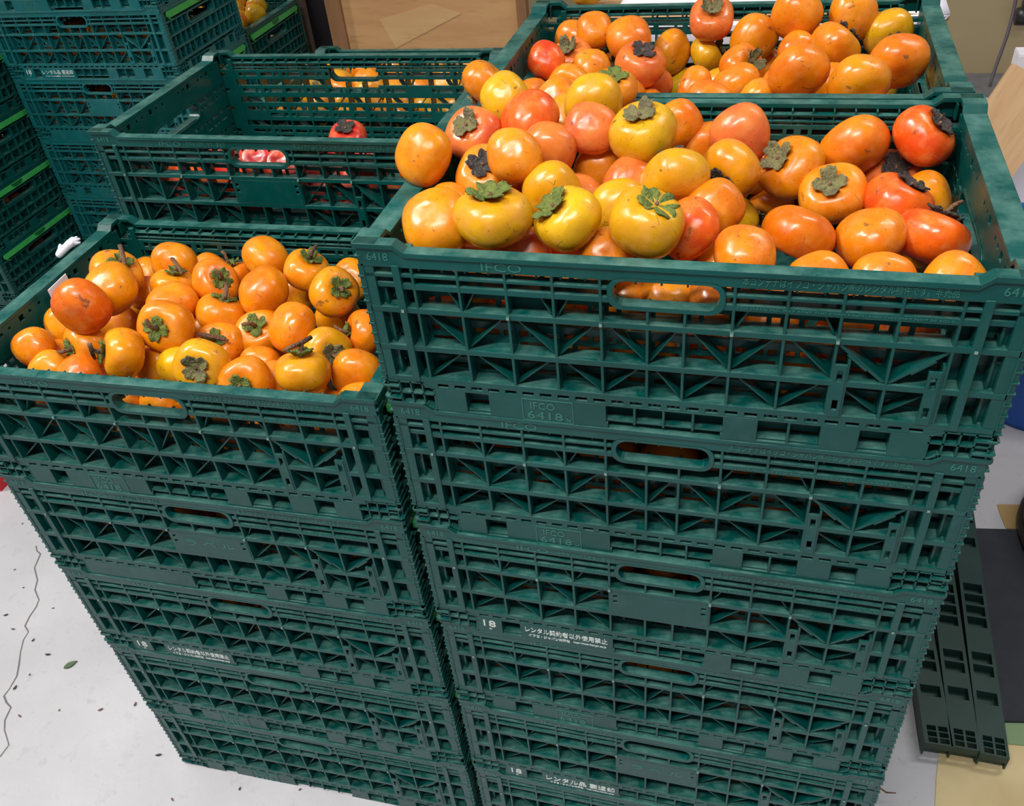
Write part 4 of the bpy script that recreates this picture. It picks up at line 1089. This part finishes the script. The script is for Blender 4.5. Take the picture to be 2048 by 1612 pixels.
# mat, card and tape on the floor at the right
def slab_on_floor(name, pxs, z0, z1, m, label, cat):
    P = [pix(x, y, Z=0) for x, y in pxs]; cx = sum(q.x for q in P)/len(P); cy = sum(q.y for q in P)/len(P)
    mb = MB(); mb.prism([(q.x-cx, -(q.y-cy)) for q in P], 0, 1)
    mb.v = [(x, z, (z0 if d == 0 else z1)) for x, d, z in mb.v]
    return tag(obj(name, mb.mesh(name, m), None, (cx, cy, 0)), label, cat)
slab_on_floor('floor_card', [(1868, 1640), (1872, 1560), (1880, 1470), (1930, 1448), (2100, 1458), (2200, 1500), (2200, 1700), (1900, 1700)], 0, .003, plain('brown_card', lin(216, 196, 150), .75, lin(200, 178, 132), 8), 'tan card sheet on the floor at bottom right corner', 'card')
slab_on_floor('floor_scrap', [(1994, 1010), (2060, 1011), (2062, 1060), (2012, 1058), (2000, 1030)], 0, .0025, plain('scrap_card', lin(176, 146, 96), .75), 'small tan scrap on floor above the dark mat', 'card')
slab_on_floor('green_sheet', [(1955, 1432), (2120, 1432), (2120, 1500), (1985, 1488)], .003, .005, plain('green_card', lin(126, 152, 112), .7), 'pale green strip on floor under the dark mat', 'card')
slab_on_floor('floor_mat', [(1900, 1062), (2140, 1068), (2200, 1452), (1900, 1446)], .005, .011, plain('mat_rubber', lin(42, 46, 52), .8, lin(50, 52, 60), 30, bmp=.3, bsc=300), 'dark grey mat on the floor at the right edge', 'mat')
# grey cushion-like tub on the mat
G = plain('grey_cover', lin(112, 102, 98), .45, lin(90, 80, 78), 10, bmp=.4, bsc=12)
r = tag(obj('grey_tub', None, None, (1.255, .86, .011)), 'rounded grey-brown tub standing on the dark mat at the right edge', 'tub')
obj('body', lathe('body', [(.235, 0), (.245, .006), (.255, .03), (.258, .09), (.245, .16), (.21, .2), (.12, .215), (.0001, .218)], G, 48), r)
mb = MB(); mb.v = []; obj('foot_ring', lathe('foot_ring', [(.255, 0), (.262, .004), (.262, .014), (.252, .018)], BLK, 48), r)
# three dark slatted bars of a collapsed crate on the floor
r = tag(obj('collapsed_crate', None, None, (0, 0, 0)), 'dark green collapsed crates lying on the floor right of the tall stack', 'crate')
DK = plain('dark_crate', lin(26, 56, 50), .5, lin(34, 62, 56), 20)
bars = [((1868, 1478), (1900, 1455), 0), ((1930, 1500), (1893, 1060), 0), ((1990, 1518), (1925, 1045), 0)]
BP = [((1868, 1462), (1806, 1068)), ((1922, 1470), (1868, 1060)), ((1980, 1484), (1924, 1056))]
WPX = 50
for (fa, fb) in BP:
    a = pix(*fa, Z=.03); b2 = pix(*fb, Z=.03); u = (b2-a); L = u.length; ang = math.atan2(u.y, u.x)
    w = .0235; mb = MB()
    hs = []
    s = L/.6
    for (p0, p1) in ((.075, .105), (.145, .172), (.178, .205), (.275, .302), (.308, .335), (.341, .368), (.374, .401), (.52, .55)):
        hs.append((p0*s, p1*s, -w+.006, w-.006))
    for k in range(3):
        for j in range(2): hs.append((-.034+.012*k, -.024+.012*k, -w+.005+j*(w-.004), -w+.001+(j+1)*(w-.004)))
        for j in range(2): hs.append((L+.002+.012*k, L+.012+.012*k, -w+.005+j*(w-.004), -w+.001+(j+1)*(w-.004)))
    mb.slab(-.037, L+.04, -w, w, 0, .018, hs)
    # lattice is built upright: lay it flat
    mb.v = [(x, -z, .036-d) for x, d, z in mb.v]
    mb.box(-.03, L+.035, -w+.002, w-.002, 0, .016)
    mb.box(-.037, L+.04, -w, -w+.003, 0, .02); mb.box(-.037, L+.04, w-.003, w, 0, .02)
    o = obj('slatted_bar', mb.mesh('slatted_bar', DK), r, (a.x, a.y, .0115), (0, 0, ang))
# glove tucked on the end of the left crate
def skinfig(name, edges, verts, radii, m, sub=2):
    me = bpy.data.meshes.new(name); me.from_pydata(verts, edges, []); o = obj(name, me)
    sk = o.modifiers.new('s', 'SKIN'); 
    for i, rr in enumerate(radii): me.skin_vertices[0].data[i].radius = (rr, rr)
    me.skin_vertices[0].data[0].use_root = True
    ss = o.modifiers.new('u', 'SUBSURF'); ss.levels = sub; ss.render_levels = sub
    dg = bpy.context.evaluated_depsgraph_get(); dg.update()
    new = bpy.data.meshes.new_from_object(o.evaluated_get(dg)); o.modifiers.clear(); bpy.data.objects.remove(o)
    new.name = name; new.materials.clear(); new.materials.append(m); new.polygons.foreach_set('use_smooth', [True]*len(new.polygons)); return new
gv = [(0, 0, 0), (.05, 0, .004), (.085, 0, .006), (.115, .022, .0), (.135, .026, -.006), (.12, .007, .003), (.145, .008, -.002), (.118, -.008, .003), (.142, -.010, -.004), (.108, -.022, 0), (.125, -.027, -.006), (.05, .03, .0), (.075, .05, -.008)]
ge = [(0, 1), (1, 2), (2, 3), (3, 4), (2, 5), (5, 6), (2, 7), (7, 8), (2, 9), (9, 10), (1, 11), (11, 12)]
gm = skinfig('work_glove', ge, gv, [.015, .020, .018, .008, .006, .008, .006, .008, .006, .007, .005, .008, .007], plain('white_cotton', lin(226, 222, 234), .9, bmp=.4, bsc=400))
q = pix(128, 496, X=-.640)
tag(obj('work_glove', gm, None, (q.x, q.y-.02, q.z-.004), (.2, -.2, 1.35), .33), 'white cotton work glove hanging on the outer end of the left front crate', 'glove')
# white tag on the inner left wall of the left crate
q = pix(124, 584, X=-.585); mb = MB(); mb.prism([(-.021, -.016), (.021, -.018), (.021, .016), (-.021, .016)], 0, .0012)
tg = tag(obj('paper_tag', mb.mesh('paper_tag', PAPER), None, (q.x, q.y, q.z), (0, 0, math.pi/2+YAW)), 'small white paper tag inside the left front crate', 'tag')
# red carton at the left edge
RED = plain('red_print', lin(206, 30, 44), .5)
q = pix(10, 990, Z=0)
r = tag(obj('red_box', None, None, (q.x-.17, q.y+.07, 0)), 'small red box with white marks on the floor at the left edge', 'box')
mb = MB(); mb.box(-.15, .15, -.06, .06, 0, .10); obj('body', mb.mesh('body', RED), r)
mb = MB(); mb.box(-.1495, .1495, -.0595, .0595, .10, .103); obj('lid', mb.mesh('lid', PRINT), r)
for k in range(3):
    mb = MB(); mb.diag((.02+.04*k, -.07), (.035+.04*k, -.04), .008, -.0608, -.0598); obj('white_mark', mb.mesh('white_mark', PRINT), r)
# leaf and litter on the concrete
def blade(name, L, wd, m, curl=.1, n=8):
    vs = []; fs = []
    for i in range(n+1):
        t = i/n; w = wd*math.sin(math.pi*min(1, t*1.02+.02))**.7*(1-.35*t)
        for s in (-1, -.5, 0, .5, 1): vs.append((L*(t-.5), s*w, curl*L*(t-.5)**2+.25*abs(s)*w+.0008))
    m0 = len(vs); vs += [(x, y, z-.0007) for x, y, z in vs]
    for i in range(n):
        for j in range(4):
            a = (i*5+j, (i+1)*5+j, (i+1)*5+j+1, i*5+j+1); fs.append(a); fs.append(tuple(m0+k for k in a[::-1]))
    me = bpy.data.meshes.new(name); me.from_pydata(vs, [], fs); me.materials.append(m); me.polygons.foreach_set('use_smooth', [True]*len(me.polygons)); me.update(); return me
q = pix(142, 1330, Z=0)
tag(obj('fallen_leaf', blade('fallen_leaf', .030, .0085, leaf_mat('leaf_green', lin(96, 118, 84), lin(74, 98, 70), lin(120, 128, 90))), None, (q.x, q.y, .001), (0, 0, .9)), 'green leaf lying on the pale concrete left of the stack', 'leaf')
LIT = plain('litter_brown', lin(118, 84, 72), .8); LIT2 = plain('litter_dark', lin(66, 58, 58), .8)
for (x, y, L) in ((12,1231,7),(97,1310,8),(27,1259,6),(67,1281,6),(31,1376,8),(60,1350,4),(40,1433,6),(202,1420,7),(317,1511,8),(271,1409,7),(45,1048,4),(119,1421,4),(480,1578,5),(30,1140,4),(47,1176,4),(107,1217,4),(345,1600,5),(600,1580,4),(1912,1066,4),(1960,980,5)):
    q = pix(x, y, Z=0); sc = L*.0008
    tag(obj('litter_flake', blade('litter_flake', sc*2, sc*.45, random.choice((LIT, LIT2)), .5, 5), None, (q.x, q.y, .0012), (0, 0, random.uniform(0, 6.3))), 'tiny brown plant scrap on the concrete floor', 'debris', 'plant scraps on the floor')
q = pix(146, 1185, X=-.62); mb = MB()
a = pix(1757, 1574, Z=.12); b2 = pix(1792, 1586, Z=.12)
tube(mb, [((.58, .02, .15), .0016), ((a.x, a.y, a.z), .0018), ((a.x*.5+b2.x*.5, a.y*.5+b2.y*.5, a.z-.008), .0015), ((b2.x, b2.y, b2.z), .0008)])
tag(obj('twig', mb.mesh('twig', TWIG, smooth=True)), 'thin dark twig poking out of the bottom right crate', 'twig')
